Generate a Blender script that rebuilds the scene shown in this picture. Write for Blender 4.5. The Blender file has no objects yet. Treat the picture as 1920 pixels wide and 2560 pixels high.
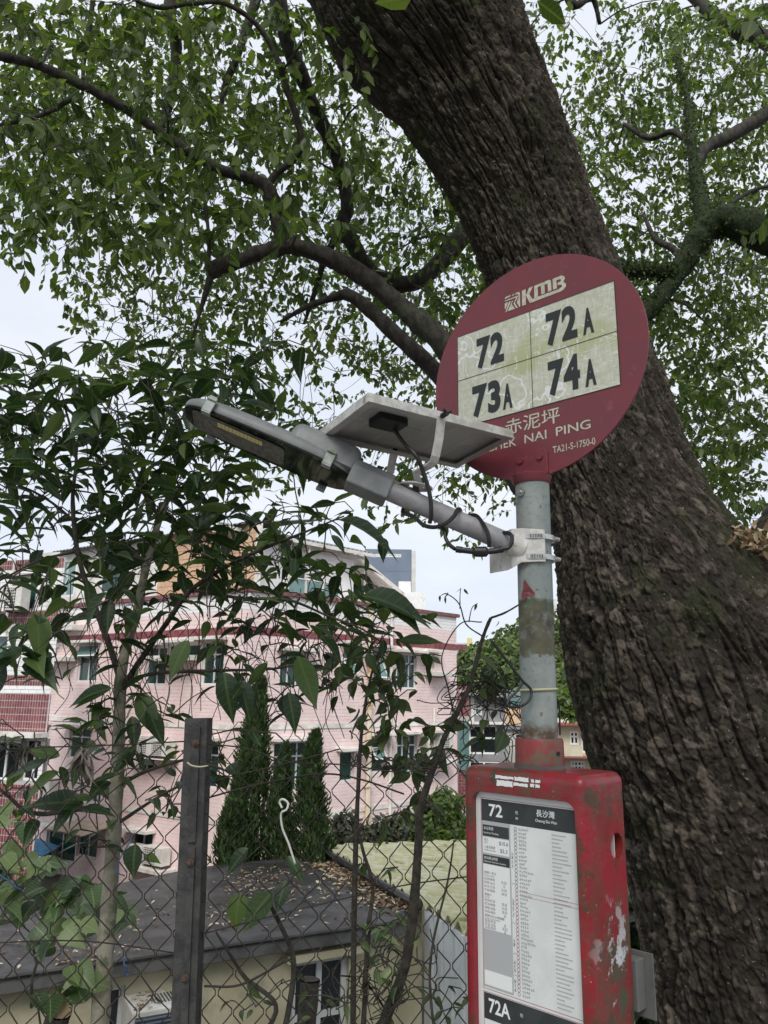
import bpy, bmesh, math, random
import numpy as np
from mathutils import Vector, Matrix
from mathutils.geometry import tessellate_polygon

random.seed(7)
RNG = np.random.default_rng(11)
SC = bpy.context.scene
COL = SC.collection
rad = math.radians

# ------------------------------------------------------------------ camera
CAM = np.array([0.0, 0.0, 1.6])
PITCH, ROLL, FPX = rad(13.4), rad(0.8), 1923.0
FWD = np.array([0, math.cos(PITCH), math.sin(PITCH)])
_U0 = np.array([0, -math.sin(PITCH), math.cos(PITCH)])
RGT = math.cos(ROLL) * np.array([1.0, 0, 0]) + math.sin(ROLL) * _U0
UPV = -math.sin(ROLL) * np.array([1.0, 0, 0]) + math.cos(ROLL) * _U0
cd = bpy.data.cameras.new('camera')
cam = bpy.data.objects.new('camera', cd)
COL.objects.link(cam)
m = Matrix.Identity(4)
for i in range(3):
    m[i][0], m[i][1], m[i][2], m[i][3] = RGT[i], UPV[i], -FWD[i], CAM[i]
cam.matrix_world = m
cd.sensor_fit = 'VERTICAL'
cd.sensor_height = 36.0
cd.lens = 36.0 * FPX / 2560.0
cd.clip_start, cd.clip_end = 0.05, 2000.0
SC.camera = cam

# ------------------------------------------------------------------ sky, sun, exposure
SUN_EL, SUN_AZ = rad(44), rad(184)          # azimuth clockwise from +Y
world = bpy.data.worlds.new('World')
SC.world = world
world.use_nodes = True
wn, wl = world.node_tree.nodes, world.node_tree.links
wn.clear()
sky = wn.new('ShaderNodeTexSky')
sky.sky_type = 'NISHITA'
sky.sun_disc = False
sky.sun_elevation = SUN_EL
sky.sun_rotation = SUN_AZ
tc = wn.new('ShaderNodeTexCoord')
mp = wn.new('ShaderNodeMapping')
mp.inputs['Scale'].default_value = (1.0, 1.0, 2.6)
nz = wn.new('ShaderNodeTexNoise')
nz.inputs['Scale'].default_value = 2.6
nz.inputs['Detail'].default_value = 5
nz.inputs['Roughness'].default_value = 0.52
cr = wn.new('ShaderNodeValToRGB')
cr.color_ramp.elements[0].position = 0.36
cr.color_ramp.elements[0].color = (8.3, 9.0, 10.2, 1)
cr.color_ramp.elements[1].position = 0.66
cr.color_ramp.elements[1].color = (10.0, 10.4, 10.9, 1)
mx = wn.new('ShaderNodeMix')
mx.data_type = 'RGBA'
mx.inputs[0].default_value = 0.9             # overcast: the cloud layer covers nearly all of the blue
bg = wn.new('ShaderNodeBackground')
bg.inputs['Strength'].default_value = 0.05
wo = wn.new('ShaderNodeOutputWorld')
wl.new(tc.outputs['Generated'], mp.inputs['Vector'])
wl.new(mp.outputs['Vector'], nz.inputs['Vector'])
wl.new(nz.outputs['Fac'], cr.inputs['Fac'])
wl.new(sky.outputs['Color'], mx.inputs[6])
wl.new(cr.outputs['Color'], mx.inputs[7])
wl.new(mx.outputs[2], bg.inputs['Color'])
wl.new(bg.outputs[0], wo.inputs['Surface'])

sd = bpy.data.lights.new('sun', 'SUN')
sd.energy = 1.5
sd.angle = rad(25)
sd.color = (1.0, 0.96, 0.9)
sun = bpy.data.objects.new('sun', sd)
COL.objects.link(sun)
sdir = Vector((math.sin(SUN_AZ) * math.cos(SUN_EL), math.cos(SUN_AZ) * math.cos(SUN_EL), math.sin(SUN_EL)))
sun.rotation_euler = sdir.to_track_quat('Z', 'Y').to_euler()
sun.location = sdir * 60

SC.view_settings.view_transform = 'Standard'
SC.view_settings.look = 'None'
SC.view_settings.exposure = 1.0
SC.view_settings.gamma = 1.0
SC.view_settings.use_curve_mapping = False
SC.cycles.max_bounces = 6
SC.cycles.transparent_max_bounces = 6

# ------------------------------------------------------------------ helpers
def ray(px, py):
    return RGT * (px - 960) / FPX - UPV * (py - 1280) / FPX + FWD
def at(px, py, Y):                 # the point at forward distance Y seen along a direction
    d = ray(px, py)
    return CAM + d * (Y / d[1])
def at_z(px, py, z):
    d = ray(px, py)
    return CAM + d * ((z - CAM[2]) / d[2])
def project(P):
    q = np.asarray(P) - CAM
    z = q @ FWD
    return 960 + FPX * (q @ RGT) / z, 1280 - FPX * (q @ UPV) / z, z
def mpp(Y):                        # metres per photo pixel at a distance
    return Y / FPX

ORG = {}
def link(o, parent=None):
    COL.objects.link(o)
    if parent is not None:
        o.parent = parent
        o.matrix_parent_inverse = Matrix.Translation(-Vector(ORG.get(parent.name, (0, 0, 0))))
    return o
def thing(name, label, cat, loc=(0, 0, 0), group=None):
    o = bpy.data.objects.new(name, None)
    o.empty_display_size = 0.1
    o.location = Vector([float(v) for v in loc])
    COL.objects.link(o)
    ORG[o.name] = tuple(float(v) for v in loc)
    return tag(o, label, cat, group)
def tag(o, label=None, cat=None, group=None, kind=None):
    if label: o['label'] = label
    if cat: o['category'] = cat
    if group: o['group'] = group
    if kind: o['kind'] = kind
    return o

def np_mesh(name, V, F, attrs=None, smooth=False):
    """V (n,3) ; F list of equal-size arrays or a list of (k, nverts) arrays"""
    me = bpy.data.meshes.new(name)
    V = np.asarray(V, np.float32)
    if not isinstance(F, list): F = [F]
    F = [np.asarray(f, np.int32) for f in F if len(f)]
    me.vertices.add(len(V))
    me.vertices.foreach_set('co', V.ravel())
    nl = sum(f.size for f in F); nf = sum(len(f) for f in F)
    me.loops.add(nl)
    me.loops.foreach_set('vertex_index', np.concatenate([f.ravel() for f in F]))
    me.polygons.add(nf)
    tot = np.concatenate([np.full(len(f), f.shape[1], np.int32) for f in F])
    st = np.concatenate([[0], np.cumsum(tot)[:-1]]).astype(np.int32)
    me.polygons.foreach_set('loop_start', st)
    me.polygons.foreach_set('loop_total', tot)
    me.polygons.foreach_set('use_smooth', np.full(nf, bool(smooth)))
    for k, a in (attrs or {}).items():
        at_ = me.attributes.new(k, 'FLOAT', 'POINT')
        at_.data.foreach_set('value', np.asarray(a, np.float32))
    me.update(calc_edges=True)
    me.validate()
    return me
def np_obj(name, V, F, mat, parent=None, attrs=None, smooth=False):
    me = np_mesh(name, V, F, attrs, smooth)
    me.materials.append(mat)
    return link(bpy.data.objects.new(name, me), parent)

class MB:
    def __init__(s): s.v, s.f = [], []
    def add(s, V, F):
        b = len(s.v); s.v += [tuple(float(c) for c in p) for p in V]; s.f += [tuple(i + b for i in f) for f in F]; return s
    def box(s, c, h, X=(1, 0, 0), Y=(0, 1, 0), Z=(0, 0, 1)):
        c, X, Y, Z = map(np.asarray, (c, X, Y, Z))
        V = [c + X * (h[0] * a) + Y * (h[1] * b) + Z * (h[2] * d) for a in (-1, 1) for b in (-1, 1) for d in (-1, 1)]
        return s.add(V, [(0, 1, 3, 2), (4, 6, 7, 5), (0, 4, 5, 1), (2, 3, 7, 6), (0, 2, 6, 4), (1, 5, 7, 3)])
    def tube(s, pts, r, n=8, cap=True):
        V, F = tube_np(pts, r, n)
        V = V.tolist(); F = [tuple(f) for f in F.tolist()]
        if cap:
            k = len(V) // n
            F += [tuple(range(n - 1, -1, -1)), tuple(range((k - 1) * n, k * n))]
        return s.add(V, F)
    def prism(s, poly, fr, n0, n1):
        k = len(poly)
        V = [fr(u, n0, w) for u, w in poly] + [fr(u, n1, w) for u, w in poly]
        F = [(i, (i + 1) % k, (i + 1) % k + k, i + k) for i in range(k)]
        tri = tessellate_polygon([[Vector((u, w, 0)) for u, w in poly]])
        F += [tuple(t) for t in tri] + [tuple(i + k for i in reversed(t)) for t in tri]
        return s.add(V, F)
    def flat(s, poly, fr, n):
        V = [fr(u, n, w) for u, w in poly]
        return s.add(V, [tuple(t) for t in tessellate_polygon([[Vector((u, w, 0)) for u, w in poly]])])
    def build(s, name, mat, parent=None, smooth=False, bevel=0, seg=2, fix=True):
        me = bpy.data.meshes.new(name)
        me.from_pydata(s.v, [], s.f)
        if fix:
            bm = bmesh.new(); bm.from_mesh(me)
            bmesh.ops.recalc_face_normals(bm, faces=bm.faces)
            bm.to_mesh(me); bm.free()
        me.materials.append(mat)
        if smooth:
            for p in me.polygons: p.use_smooth = True
            me.set_sharp_from_angle(angle=rad(42))
        o = link(bpy.data.objects.new(name, me), parent)
        if bevel:
            b = o.modifiers.new('bevel', 'BEVEL'); b.width = bevel; b.segments = seg; b.limit_method = 'ANGLE'
        return o

def smooth_path(pts, k=6):
    P = np.asarray(pts, float)
    if len(P) < 3: return np.array([P[0] + (P[-1] - P[0]) * t for t in np.linspace(0, 1, k + 1)])
    Q = np.vstack([2 * P[0] - P[1], P, 2 * P[-1] - P[-2]])
    out = []
    for i in range(1, len(Q) - 2):
        for t in np.linspace(0, 1, k, endpoint=False):
            a, b, c, d = Q[i - 1], Q[i], Q[i + 1], Q[i + 2]
            out.append(.5 * (2 * b + (c - a) * t + (2 * a - 5 * b + 4 * c - d) * t * t + (3 * b - a - 3 * c + d) * t ** 3))
    out.append(P[-1])
    return np.array(out)
def frames(P):
    T = np.gradient(P, axis=0); T /= np.linalg.norm(T, axis=1)[:, None] + 1e-12
    a = np.array([0, 0, 1.0]) if abs(T[0][2]) < .9 else np.array([1.0, 0, 0])
    N = np.zeros_like(P); N[0] = np.cross(T[0], a); N[0] /= np.linalg.norm(N[0])
    for i in range(1, len(P)):
        v = N[i - 1] - T[i] * (N[i - 1] @ T[i]); N[i] = v / (np.linalg.norm(v) + 1e-12)
    return T, N, np.cross(T, N)
def tube_np(pts, r, n=8, wob=0.0):
    P = np.asarray(pts, float)
    r = np.full(len(P), r, float) if np.isscalar(r) else np.asarray(r, float)
    T, N, B = frames(P)
    a = np.arange(n) * 2 * np.pi / n
    R = r[:, None] * np.ones(n)
    if wob: R = R * (1 + wob * RNG.standard_normal(R.shape))
    V = P[:, None] + R[..., None] * (np.cos(a)[None, :, None] * N[:, None] + np.sin(a)[None, :, None] * B[:, None])
    i = np.arange(len(P) - 1)[:, None] * n; j = np.arange(n)[None]; j2 = (j + 1) % n
    F = np.stack([i + j, i + j2, i + n + j2, i + n + j], -1).reshape(-1, 4)
    return V.reshape(-1, 3), F
class Tubes:
    def __init__(s): s.V, s.F, s.n = [], [], 0
    def add(s, pts, r, n=5, wob=0.0):
        V, F = tube_np(pts, r, n, wob); s.V.append(V); s.F.append(F + s.n); s.n += len(V)
    def build(s, name, mat, parent=None):
        if not s.V: return None
        return np_obj(name, np.vstack(s.V), np.vstack(s.F), mat, parent, smooth=True)

class Frame:                       # a vertical plane: u along d, v out along n, w is world height
    def __init__(s, ox, oy, yaw):
        s.o = np.array([ox, oy, 0.0]); s.yaw = yaw
        s.d = np.array([math.cos(yaw), math.sin(yaw), 0]); s.n = np.array([math.sin(yaw), -math.cos(yaw), 0])
    def __call__(s, u, v, w): return s.o + s.d * u + s.n * v + np.array([0, 0, w])
    def hit(s, px, py, off=0.0):
        q = ray(px, py); P = s.o + s.n * off
        X = CAM + q * (((P - CAM) @ s.n) / (q @ s.n))
        return float((X - P) @ s.d), float(X[2])

# ------------------------------------------------------------------ materials
def mat(name, col, rough=0.6, col2=None, scale=8.0, detail=4, lo=0.4, hi=0.6, bump=0.0, bscale=None, metal=0.0, spec=0.5,
        col3=None, scale3=3.0, lo3=0.55, hi3=0.62, stretch=None):
    m = bpy.data.materials.new(name); m.use_nodes = True
    N, L = m.node_tree.nodes, m.node_tree.links
    b = N['Principled BSDF']
    b.inputs['Base Color'].default_value = (*col, 1); b.inputs['Roughness'].default_value = rough
    b.inputs['Metallic'].default_value = metal; b.inputs['Specular IOR Level'].default_value = spec
    t = N.new('ShaderNodeTexCoord'); vec = t.outputs['Object']
    if stretch:
        mp = N.new('ShaderNodeMapping'); mp.inputs['Scale'].default_value = stretch
        L.new(vec, mp.inputs['Vector']); vec = mp.outputs['Vector']
    def noise(s, d=detail):
        n = N.new('ShaderNodeTexNoise'); n.inputs['Scale'].default_value = s; n.inputs['Detail'].default_value = d
        n.inputs['Roughness'].default_value = 0.6
        L.new(vec, n.inputs['Vector']); return n.outputs['Fac']
    def ramp(src, a, c):
        r = N.new('ShaderNodeMapRange'); r.inputs[1].default_value = a; r.inputs[2].default_value = c
        r.interpolation_type = 'SMOOTHSTEP'; L.new(src, r.inputs[0]); return r.outputs[0]
    cur = None
    def mix(fac, A, B):
        x = N.new('ShaderNodeMix'); x.data_type = 'RGBA'; L.new(fac, x.inputs[0])
        if isinstance(A, tuple): x.inputs[6].default_value = (*A, 1)
        else: L.new(A, x.inputs[6])
        x.inputs[7].default_value = (*B, 1); return x.outputs[2]
    if col2: cur = mix(ramp(noise(scale), lo, hi), col, col2)
    if col3: cur = mix(ramp(noise(scale3, 6), lo3, hi3), cur if cur else col, col3)
    if cur: L.new(cur, b.inputs['Base Color'])
    if bump:
        bp = N.new('ShaderNodeBump'); bp.inputs['Strength'].default_value = bump; bp.inputs['Distance'].default_value = 0.01
        L.new(noise(bscale or scale * 4, 5), bp.inputs['Height']); L.new(bp.outputs[0], b.inputs['Normal'])
    m['h'] = 0
    return m

def leaf_mat(name, c0, c1, c2, trans=0.35, rough=0.45, tcol=(1.35, 1.5, 0.7), vein=True):
    """leaf colour varies from leaf to leaf; light passes through the blade"""
    m = bpy.data.materials.new(name); m.use_nodes = True
    N, L = m.node_tree.nodes, m.node_tree.links
    b = N['Principled BSDF']; out = N['Material Output']
    a = N.new('ShaderNodeAttribute'); a.attribute_name = 'rnd'
    oi = N.new('ShaderNodeObjectInfo')
    ad = N.new('ShaderNodeMath'); ad.operation = 'ADD'; L.new(a.outputs['Fac'], ad.inputs[0]); L.new(oi.outputs['Random'], ad.inputs[1])
    fr = N.new('ShaderNodeMath'); fr.operation = 'FRACT'; L.new(ad.outputs[0], fr.inputs[0])
    cr = N.new('ShaderNodeValToRGB'); e = cr.color_ramp.elements
    e[0].color = (*c0, 1); e[1].color = (*c2, 1); e[1].position = 0.97
    k = e.new(0.55); k.color = (*c1, 1)
    L.new(fr.outputs[0], cr.inputs['Fac'])
    col = cr.outputs['Color']
    if vein:
        ly = N.new('ShaderNodeAttribute'); ly.attribute_name = 'ly'
        lx = N.new('ShaderNodeAttribute'); lx.attribute_name = 'lx'
        ab = N.new('ShaderNodeMath'); ab.operation = 'ABSOLUTE'; L.new(ly.outputs['Fac'], ab.inputs[0])
        sv = N.new('ShaderNodeMath'); sv.operation = 'MULTIPLY_ADD'; L.new(ab.outputs[0], sv.inputs[0]); sv.inputs[1].default_value = -0.62
        L.new(lx.outputs['Fac'], sv.inputs[2])
        ml = N.new('ShaderNodeMath'); ml.operation = 'MULTIPLY'; ml.inputs[1].default_value = 48; L.new(sv.outputs[0], ml.inputs[0])
        sn = N.new('ShaderNodeMath'); sn.operation = 'SINE'; L.new(ml.outputs[0], sn.inputs[0])
        gt = N.new('ShaderNodeMapRange'); gt.inputs[1].default_value = 0.9; gt.inputs[2].default_value = 1.0; gt.inputs[4].default_value = 0.35
        L.new(sn.outputs[0], gt.inputs[0])
        mr = N.new('ShaderNodeMapRange'); mr.inputs[1].default_value = 0.0; mr.inputs[2].default_value = 0.035
        mr.inputs[3].default_value = 0.6; mr.inputs[4].default_value = 0.0
        L.new(ab.outputs[0], mr.inputs[0])
        mxx = N.new('ShaderNodeMath'); mxx.operation = 'MAXIMUM'; L.new(mr.outputs[0], mxx.inputs[0]); L.new(gt.outputs[0], mxx.inputs[1])
        x = N.new('ShaderNodeMix'); x.data_type = 'RGBA'; L.new(mxx.outputs[0], x.inputs[0]); L.new(col, x.inputs[6])
        x.inputs[7].default_value = (c2[0] * 1.35 + .02, c2[1] * 1.3 + .02, c2[2] * 1.3 + .01, 1); col = x.outputs[2]
    L.new(col, b.inputs['Base Color']); b.inputs['Roughness'].default_value = rough
    tr = N.new('ShaderNodeBsdfTranslucent')
    tm = N.new('ShaderNodeMix'); tm.data_type = 'RGBA'; tm.blend_type = 'MULTIPLY'; tm.inputs[0].default_value = 1
    L.new(col, tm.inputs[6]); tm.inputs[7].default_value = (*tcol, 1); L.new(tm.outputs[2], tr.inputs['Color'])
    ms = N.new('ShaderNodeMixShader'); ms.inputs[0].default_value = trans
    L.new(b.outputs[0], ms.inputs[1]); L.new(tr.outputs[0], ms.inputs[2]); L.new(ms.outputs[0], out.inputs['Surface'])
    return m

M = {}
M['bark_limb'] = mat('bark_limb', (.020, .017, .014), .9, (.05, .043, .036), 30, bump=.9, bscale=60, col3=(.04, .05, .026), scale3=5, stretch=(1, 1, .5))
M['bark_pale'] = mat('bark_pale', (.20, .185, .14), .8, (.29, .27, .21), 25, bump=.4, bscale=90, col3=(.11, .12, .07), scale3=9)
M['bark_dark'] = mat('bark_dark', (.03, .026, .02), .85, (.06, .052, .04), 40, bump=.5)
M['moss'] = mat('moss', (.018, .03, .014), 1.0, (.045, .06, .025), 40, bump=1.0, bscale=90)
M['twig'] = mat('twig', (.03, .028, .02), .85, (.06, .055, .04), 20)
M['dry'] = mat('dry', (.10, .085, .07), .9, (.2, .17, .14), 30)
M['galv'] = mat('galv', (.27, .31, .30), .55, (.38, .41, .40), 14, bump=.1, col3=(.16, .17, .13), scale3=7, lo3=.52, hi3=.66, metal=.25)
M['steel'] = mat('steel', (.55, .55, .53), .3, (.4, .38, .35), 60, metal=.9)
M['black_plastic'] = mat('black_plastic', (.012, .012, .013), .45)
M['lamp_grey'] = mat('lamp_grey', (.165, .173, .176), .45, (.20, .208, .212), 30, bump=.05)
M['lamp_glass'] = mat('lamp_glass', (.006, .008, .010), .06, spec=.8)
M['alu'] = mat('alu', (.62, .61, .58), .5, (.46, .45, .42), 40, metal=.3, col3=(.25, .24, .2), scale3=30, lo3=.6, hi3=.75)
M['white_steel'] = mat('white_steel', (.62, .61, .59), .5, (.52, .50, .47), 40, col3=(.22, .09, .035), scale3=26, lo3=.63, hi3=.74, bump=.1)
M['arm_grey'] = mat('arm_grey', (.34, .335, .355), .42, (.27, .265, .28), 30, bump=.05)
M['panel_back'] = mat('panel_back', (.43, .41, .405), .45, (.35, .335, .33), 9)
M['panel_line'] = mat('panel_line', (.58, .57, .56), .5)
M['panel_label'] = mat('panel_label', (.30, .31, .30), .5)
M['led'] = mat('led', (.75, .66, .30), .5)
M['lens'] = mat('lens', (.13, .12, .108), .16, (.19, .18, .165), 60)
M['moss_strip'] = mat('moss_strip', (.085, .085, .035), .95, (.15, .15, .065), 12)
M['rust_wire'] = mat('rust_wire', (.009, .008, .0075), .7, (.032, .021, .015), 30)
M['post'] = mat('post', (.022, .0225, .022), .65, (.046, .046, .044), 25, bump=.3, col3=(.13, .085, .06), scale3=16, lo3=.6, hi3=.72)
M['bolt'] = mat('bolt', (.09, .05, .035), .7, (.05, .035, .03), 40)
M['zip_black'] = mat('zip_black', (.01, .01, .011), .4)
M['zip_pale'] = mat('zip_pale', (.42, .41, .27), .6)
M['plastic_white'] = mat('plastic_white', (.62, .62, .58), .5)
M['rope_blue'] = mat('rope_blue', (.03, .07, .16), .8)
M['ink'] = mat('ink', (.016, .019, .020), .5)
M['line'] = mat('line', (.03, .032, .028), .5)
M['sign_white'] = mat('sign_white', (.56, .56, .47), .55, (.44, .45, .33), 90)
M['sign_red_line'] = mat('sign_red_line', (.30, .03, .06), .5)
M['paper'] = mat('paper', (.70, .72, .71), .45, (.62, .64, .625), 5)
M['paper_grey'] = mat('paper_grey', (.40, .41, .42), .5)
M['paper_band'] = mat('paper_band', (.026, .031, .033), .45, (.036, .042, .044), 20)
M['paper_text'] = mat('paper_text', (.10, .10, .105), .6)
M['paper_pale_text'] = mat('paper_pale_text', (.36, .37, .37), .6)
M['paper_white'] = mat('paper_white', (.74, .76, .75), .5)
M['tile_pink'] = mat('tile_pink', (.76, .60, .585), .5, (.80, .655, .64), 2.2, bump=.03, col3=(.68, .55, .52), scale3=.9, lo3=.5, hi3=.75)
M['grout_pink'] = mat('grout_pink', (.74, .62, .605), .85)
M['tile_white'] = mat('tile_white', (.80, .80, .80), .4, (.73, .73, .73), 1.4, col3=(.5, .47, .42), scale3=1.2, lo3=.55, hi3=.75)
M['grout_grey'] = mat('grout_grey', (.42, .40, .39), .9)
M['tile_red'] = mat('tile_red', (.185, .046, .056), .35, (.25, .085, .09), 5)
M['white_paint'] = mat('white_paint', (.72, .71, .68), .6, (.58, .55, .50), 3, col3=(.40, .34, .26), scale3=2.3, lo3=.56, hi3=.75)
M['win_frame'] = mat('win_frame', (.62, .64, .64), .4)
M['win_frame_white'] = mat('win_frame_white', (.74, .75, .75), .4)
M['glass_green'] = mat('glass_green', (.008, .035, .03), .12, (.014, .06, .05), 1.3, spec=.7)
M['glass_pale'] = mat('glass_pale', (.10, .20, .19), .12, (.16, .27, .26), 2, spec=.7)
M['glass_dark'] = mat('glass_dark', (.012, .017, .02), .1, spec=.7)
M['coping'] = mat('coping', (.17, .06, .065), .6, (.24, .10, .10), 6)
M['pipe_cream'] = mat('pipe_cream', (.62, .52, .37), .6, (.66, .60, .50), 2, col3=(.40, .22, .10), scale3=2.2, lo3=.55, hi3=.7)
M['ac_white'] = mat('ac_white', (.66, .65, .62), .5, (.56, .54, .49), 4)
M['ac_dark'] = mat('ac_dark', (.07, .075, .075), .6)
M['roof_grey'] = mat('roof_grey', (.20, .20, .205), .6, (.28, .28, .28), 3)
M['tile_orange'] = mat('tile_orange', (.60, .40, .25), .5, (.66, .47, .32), 4)
M['slate'] = mat('slate', (.13, .165, .23), .6, (.15, .185, .25), .4)
M['concrete_pale'] = mat('concrete_pale', (.50, .50, .48), .8, (.58, .58, .56), .6)
M['yellow_wall'] = mat('yellow_wall', (.62, .54, .22), .7)
M['grey_wall'] = mat('grey_wall', (.20, .20, .215), .7, (.24, .24, .25), 2)
M['beige_wall'] = mat('beige_wall', (.50, .44, .33), .7, (.55, .50, .38), 2)
M['red_trim'] = mat('red_trim', (.34, .09, .09), .6)
M['cream_wall'] = mat('cream_wall', (.46, .42, .28), .85, (.55, .51, .36), 1.6, bump=.1, col3=(.26, .25, .18), scale3=1.4, lo3=.54, hi3=.75)
M['roof_felt'] = mat('roof_felt', (.026, .025, .025), .5, (.062, .058, .057), 2.8, bump=.4, bscale=12, col3=(.022, .024, .020), scale3=1.1, lo3=.5, hi3=.68)
M['fascia'] = mat('fascia', (.07, .07, .07), .8, (.12, .12, .115), 4)
M['roof_yellow'] = mat('roof_yellow', (.40, .39, .22), .7, (.50, .49, .35), 5, col3=(.17, .18, .08), scale3=3.5, lo3=.52, hi3=.7)
M['sheet_white'] = mat('sheet_white', (.56, .59, .60), .55, (.64, .67, .68), 3, col3=(.3, .31, .28), scale3=2, lo3=.56, hi3=.75)
M['awning_blue'] = mat('awning_blue', (.03, .12, .22), .7, (.05, .19, .32), 6)
M['awning_tan'] = mat('awning_tan', (.40, .33, .26), .8, (.50, .42, .33), 5)
M['soil'] = mat('soil', (.05, .042, .03), 1, (.08, .07, .045), 1.5, bump=.5)
M['pavement'] = mat('pavement', (.24, .235, .225), .9, (.30, .295, .28), 3, bump=.2)
M['cut_wood'] = mat('cut_wood', (.30, .21, .12), .8, (.22, .15, .09), 30)
M['leaf_camphor'] = leaf_mat('leaf_camphor', (.030, .054, .019), (.066, .108, .034), (.150, .195, .064), .52, .45, (1.6, 1.75, .7))
M['leaf_sapling'] = leaf_mat('leaf_sapling', (.017, .036, .019), (.027, .055, .024), (.085, .135, .036), .38, .42)
M['leaf_vine'] = leaf_mat('leaf_vine', (.028, .05, .02), (.045, .08, .028), (.09, .12, .04), .35)
M['leaf_creeper'] = leaf_mat('leaf_creeper', (.028, .055, .022), (.075, .13, .048), (.21, .27, .12), .34)
M['leaf_cypress'] = leaf_mat('leaf_cypress', (.028, .056, .018), (.05, .09, .028), (.085, .14, .042), .15, .7, vein=False)
M['leaf_bush'] = leaf_mat('leaf_bush', (.07, .115, .03), (.115, .18, .045), (.19, .26, .07), .4, vein=False)
M['leaf_dull'] = leaf_mat('leaf_dull', (.05, .06, .04), (.085, .10, .06), (.15, .15, .09), .3, .6, vein=False)
M['leaf_hill'] = leaf_mat('leaf_hill', (.05, .085, .03), (.09, .13, .04), (.14, .18, .06), .2, .8, vein=False)
M['leaf_dead'] = leaf_mat('leaf_dead', (.11, .06, .035), (.28, .18, .10), (.62, .55, .40), .1, .8, vein=False)

# ------------------------------------------------------------------ leaves
def leaf_template(ts, ws, fold=0.12, curl=0.12):
    """blade along +x, half width ws at ts, folded on its midrib and curling down to the tip"""
    V = [(0, 0, 0)]; n = len(ts)
    for t, w in zip(ts, ws):
        z = -curl * t * t
        V += [(t, w, z + fold * w * 2), (t, 0, z), (t, -w, z + fold * w * 2)]
    V.append((1, 0, -curl))
    T = [(0, 2, 1), (0, 3, 2)]; Q = []
    for i in range(n - 1):
        a = 1 + 3 * i
        Q += [(a, a + 1, a + 4, a + 3), (a + 1, a + 2, a + 5, a + 4)]
    a = 1 + 3 * (n - 1); k = len(V) - 1
    T += [(a, a + 1, k), (a + 1, a + 2, k)]
    return np.array(V, float), np.array(T), np.array(Q)
LT_SMALL = leaf_template([.30, .66], [.20, .17])
LT_BIG = leaf_template([.08, .22, .4, .58, .74, .88], [.105, .195, .225, .19, .115, .042], .15, .26)
LT_HEART = leaf_template([.02, .09, .2, .34, .5, .66, .8, .92], [.20, .32, .395, .40, .34, .235, .13, .045], .12, .24)
LT_SPRAY = leaf_template([.35, .7], [.16, .12], .2, -.05)
LT_CLUMP = leaf_template([.3, .7], [.42, .36], .25, .1)

def unit(a): return a / (np.linalg.norm(a, axis=-1, keepdims=True) + 1e-9)
class Leaves:
    def __init__(s): s.p, s.d, s.u, s.l, s.w = [], [], [], [], []
    def add(s, p, d, u, l, w=1.0):
        s.p.append(p); s.d.append(d); s.u.append(u); s.l.append(l); s.w.append(w)
    def extend(s, p, d, u, l, w):
        s.p += list(p); s.d += list(d); s.u += list(u); s.l += list(l); s.w += list(w)
    def arrays(s):
        p = np.array(s.p, float); d = unit(np.array(s.d, float)); u = np.array(s.u, float)
        side = unit(np.cross(u, d)); nn = np.cross(d, side)
        return p, d, side, nn, np.array(s.l, float), np.array(s.w, float)
    def build(s, tmpl, m, parent, stuff_name, parts=0, part_name='leaf', kind='stuff', visible=None):
        p, d, sd, nn, l, w = s.arrays()
        N = len(p)
        idx = np.arange(N)
        part_idx = np.array([], int)
        if parts:
            c = p + d * l[:, None] * .5
            x, y, z = zip(*[project(q) for q in c]); x, y, z = map(np.array, (x, y, z))
            sc = l * w ** .5 / z
            ok = (z > .2) & (x > -10) & (x < 1930) & (y > -10) & (y < 2570)
            if visible is not None: ok &= visible(x, y, z)
            sc = np.where(ok, sc, -1)
            part_idx = np.argsort(-sc)[:parts]; part_idx = part_idx[sc[part_idx] > 0]
            idx = np.setdiff1d(idx, part_idx)
        V, T, Q = tmpl
        if len(part_idx):
            mes = []
            for k in range(6):
                rr = np.random.default_rng(50 + k); VV = V.copy()
                VV[:, 2] *= rr.uniform(.5, 1.7); VV[:, 1] *= rr.uniform(.88, 1.1)
                VV[:, 1] += .05 * rr.uniform(-1, 1) * np.sin(VV[:, 0] * 3.1)
                me = np_mesh(part_name, VV, [T, Q], {'lx': V[:, 0], 'ly': V[:, 1]}, smooth=True); me.materials.append(m); mes.append(me)
            inv = Matrix.Translation(-Vector(ORG.get(parent.name, (0, 0, 0))))
            for j, i in enumerate(part_idx):
                o = bpy.data.objects.new(part_name, mes[j % 6]); COL.objects.link(o)
                A = np.column_stack([d[i] * l[i], sd[i] * l[i] * w[i], nn[i] * l[i]])
                mm = Matrix.Identity(4)
                for a in range(3):
                    for b in range(3): mm[a][b] = A[a, b]
                    mm[a][3] = p[i, a]
                o.parent = parent; o.matrix_parent_inverse = inv; o.matrix_basis = mm
        if len(idx):
            n = len(V); q = idx
            jit = RNG.uniform(.55, 1.5, len(q))
            P = (p[q][:, None] + l[q][:, None, None] * (V[None, :, :1] * d[q][:, None]
                 + V[None, :, 1:2] * w[q][:, None, None] * sd[q][:, None] + (V[None, :, 2:3] * jit[:, None, None]) * nn[q][:, None]))
            off = (np.arange(len(q)) * n)[:, None, None]
            rnd = np.repeat(RNG.uniform(0, 1, len(q)), n)
            o = np_obj(stuff_name, P.reshape(-1, 3), [(T[None] + off).reshape(-1, 3), (Q[None] + off).reshape(-1, 4)] if len(Q) else (T[None] + off).reshape(-1, 3),
                       m, parent, {'rnd': rnd, 'lx': np.tile(V[:, 0], len(q)), 'ly': np.tile(V[:, 1], len(q))}, smooth=True)
            if kind: o['kind'] = kind
            return o

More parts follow.
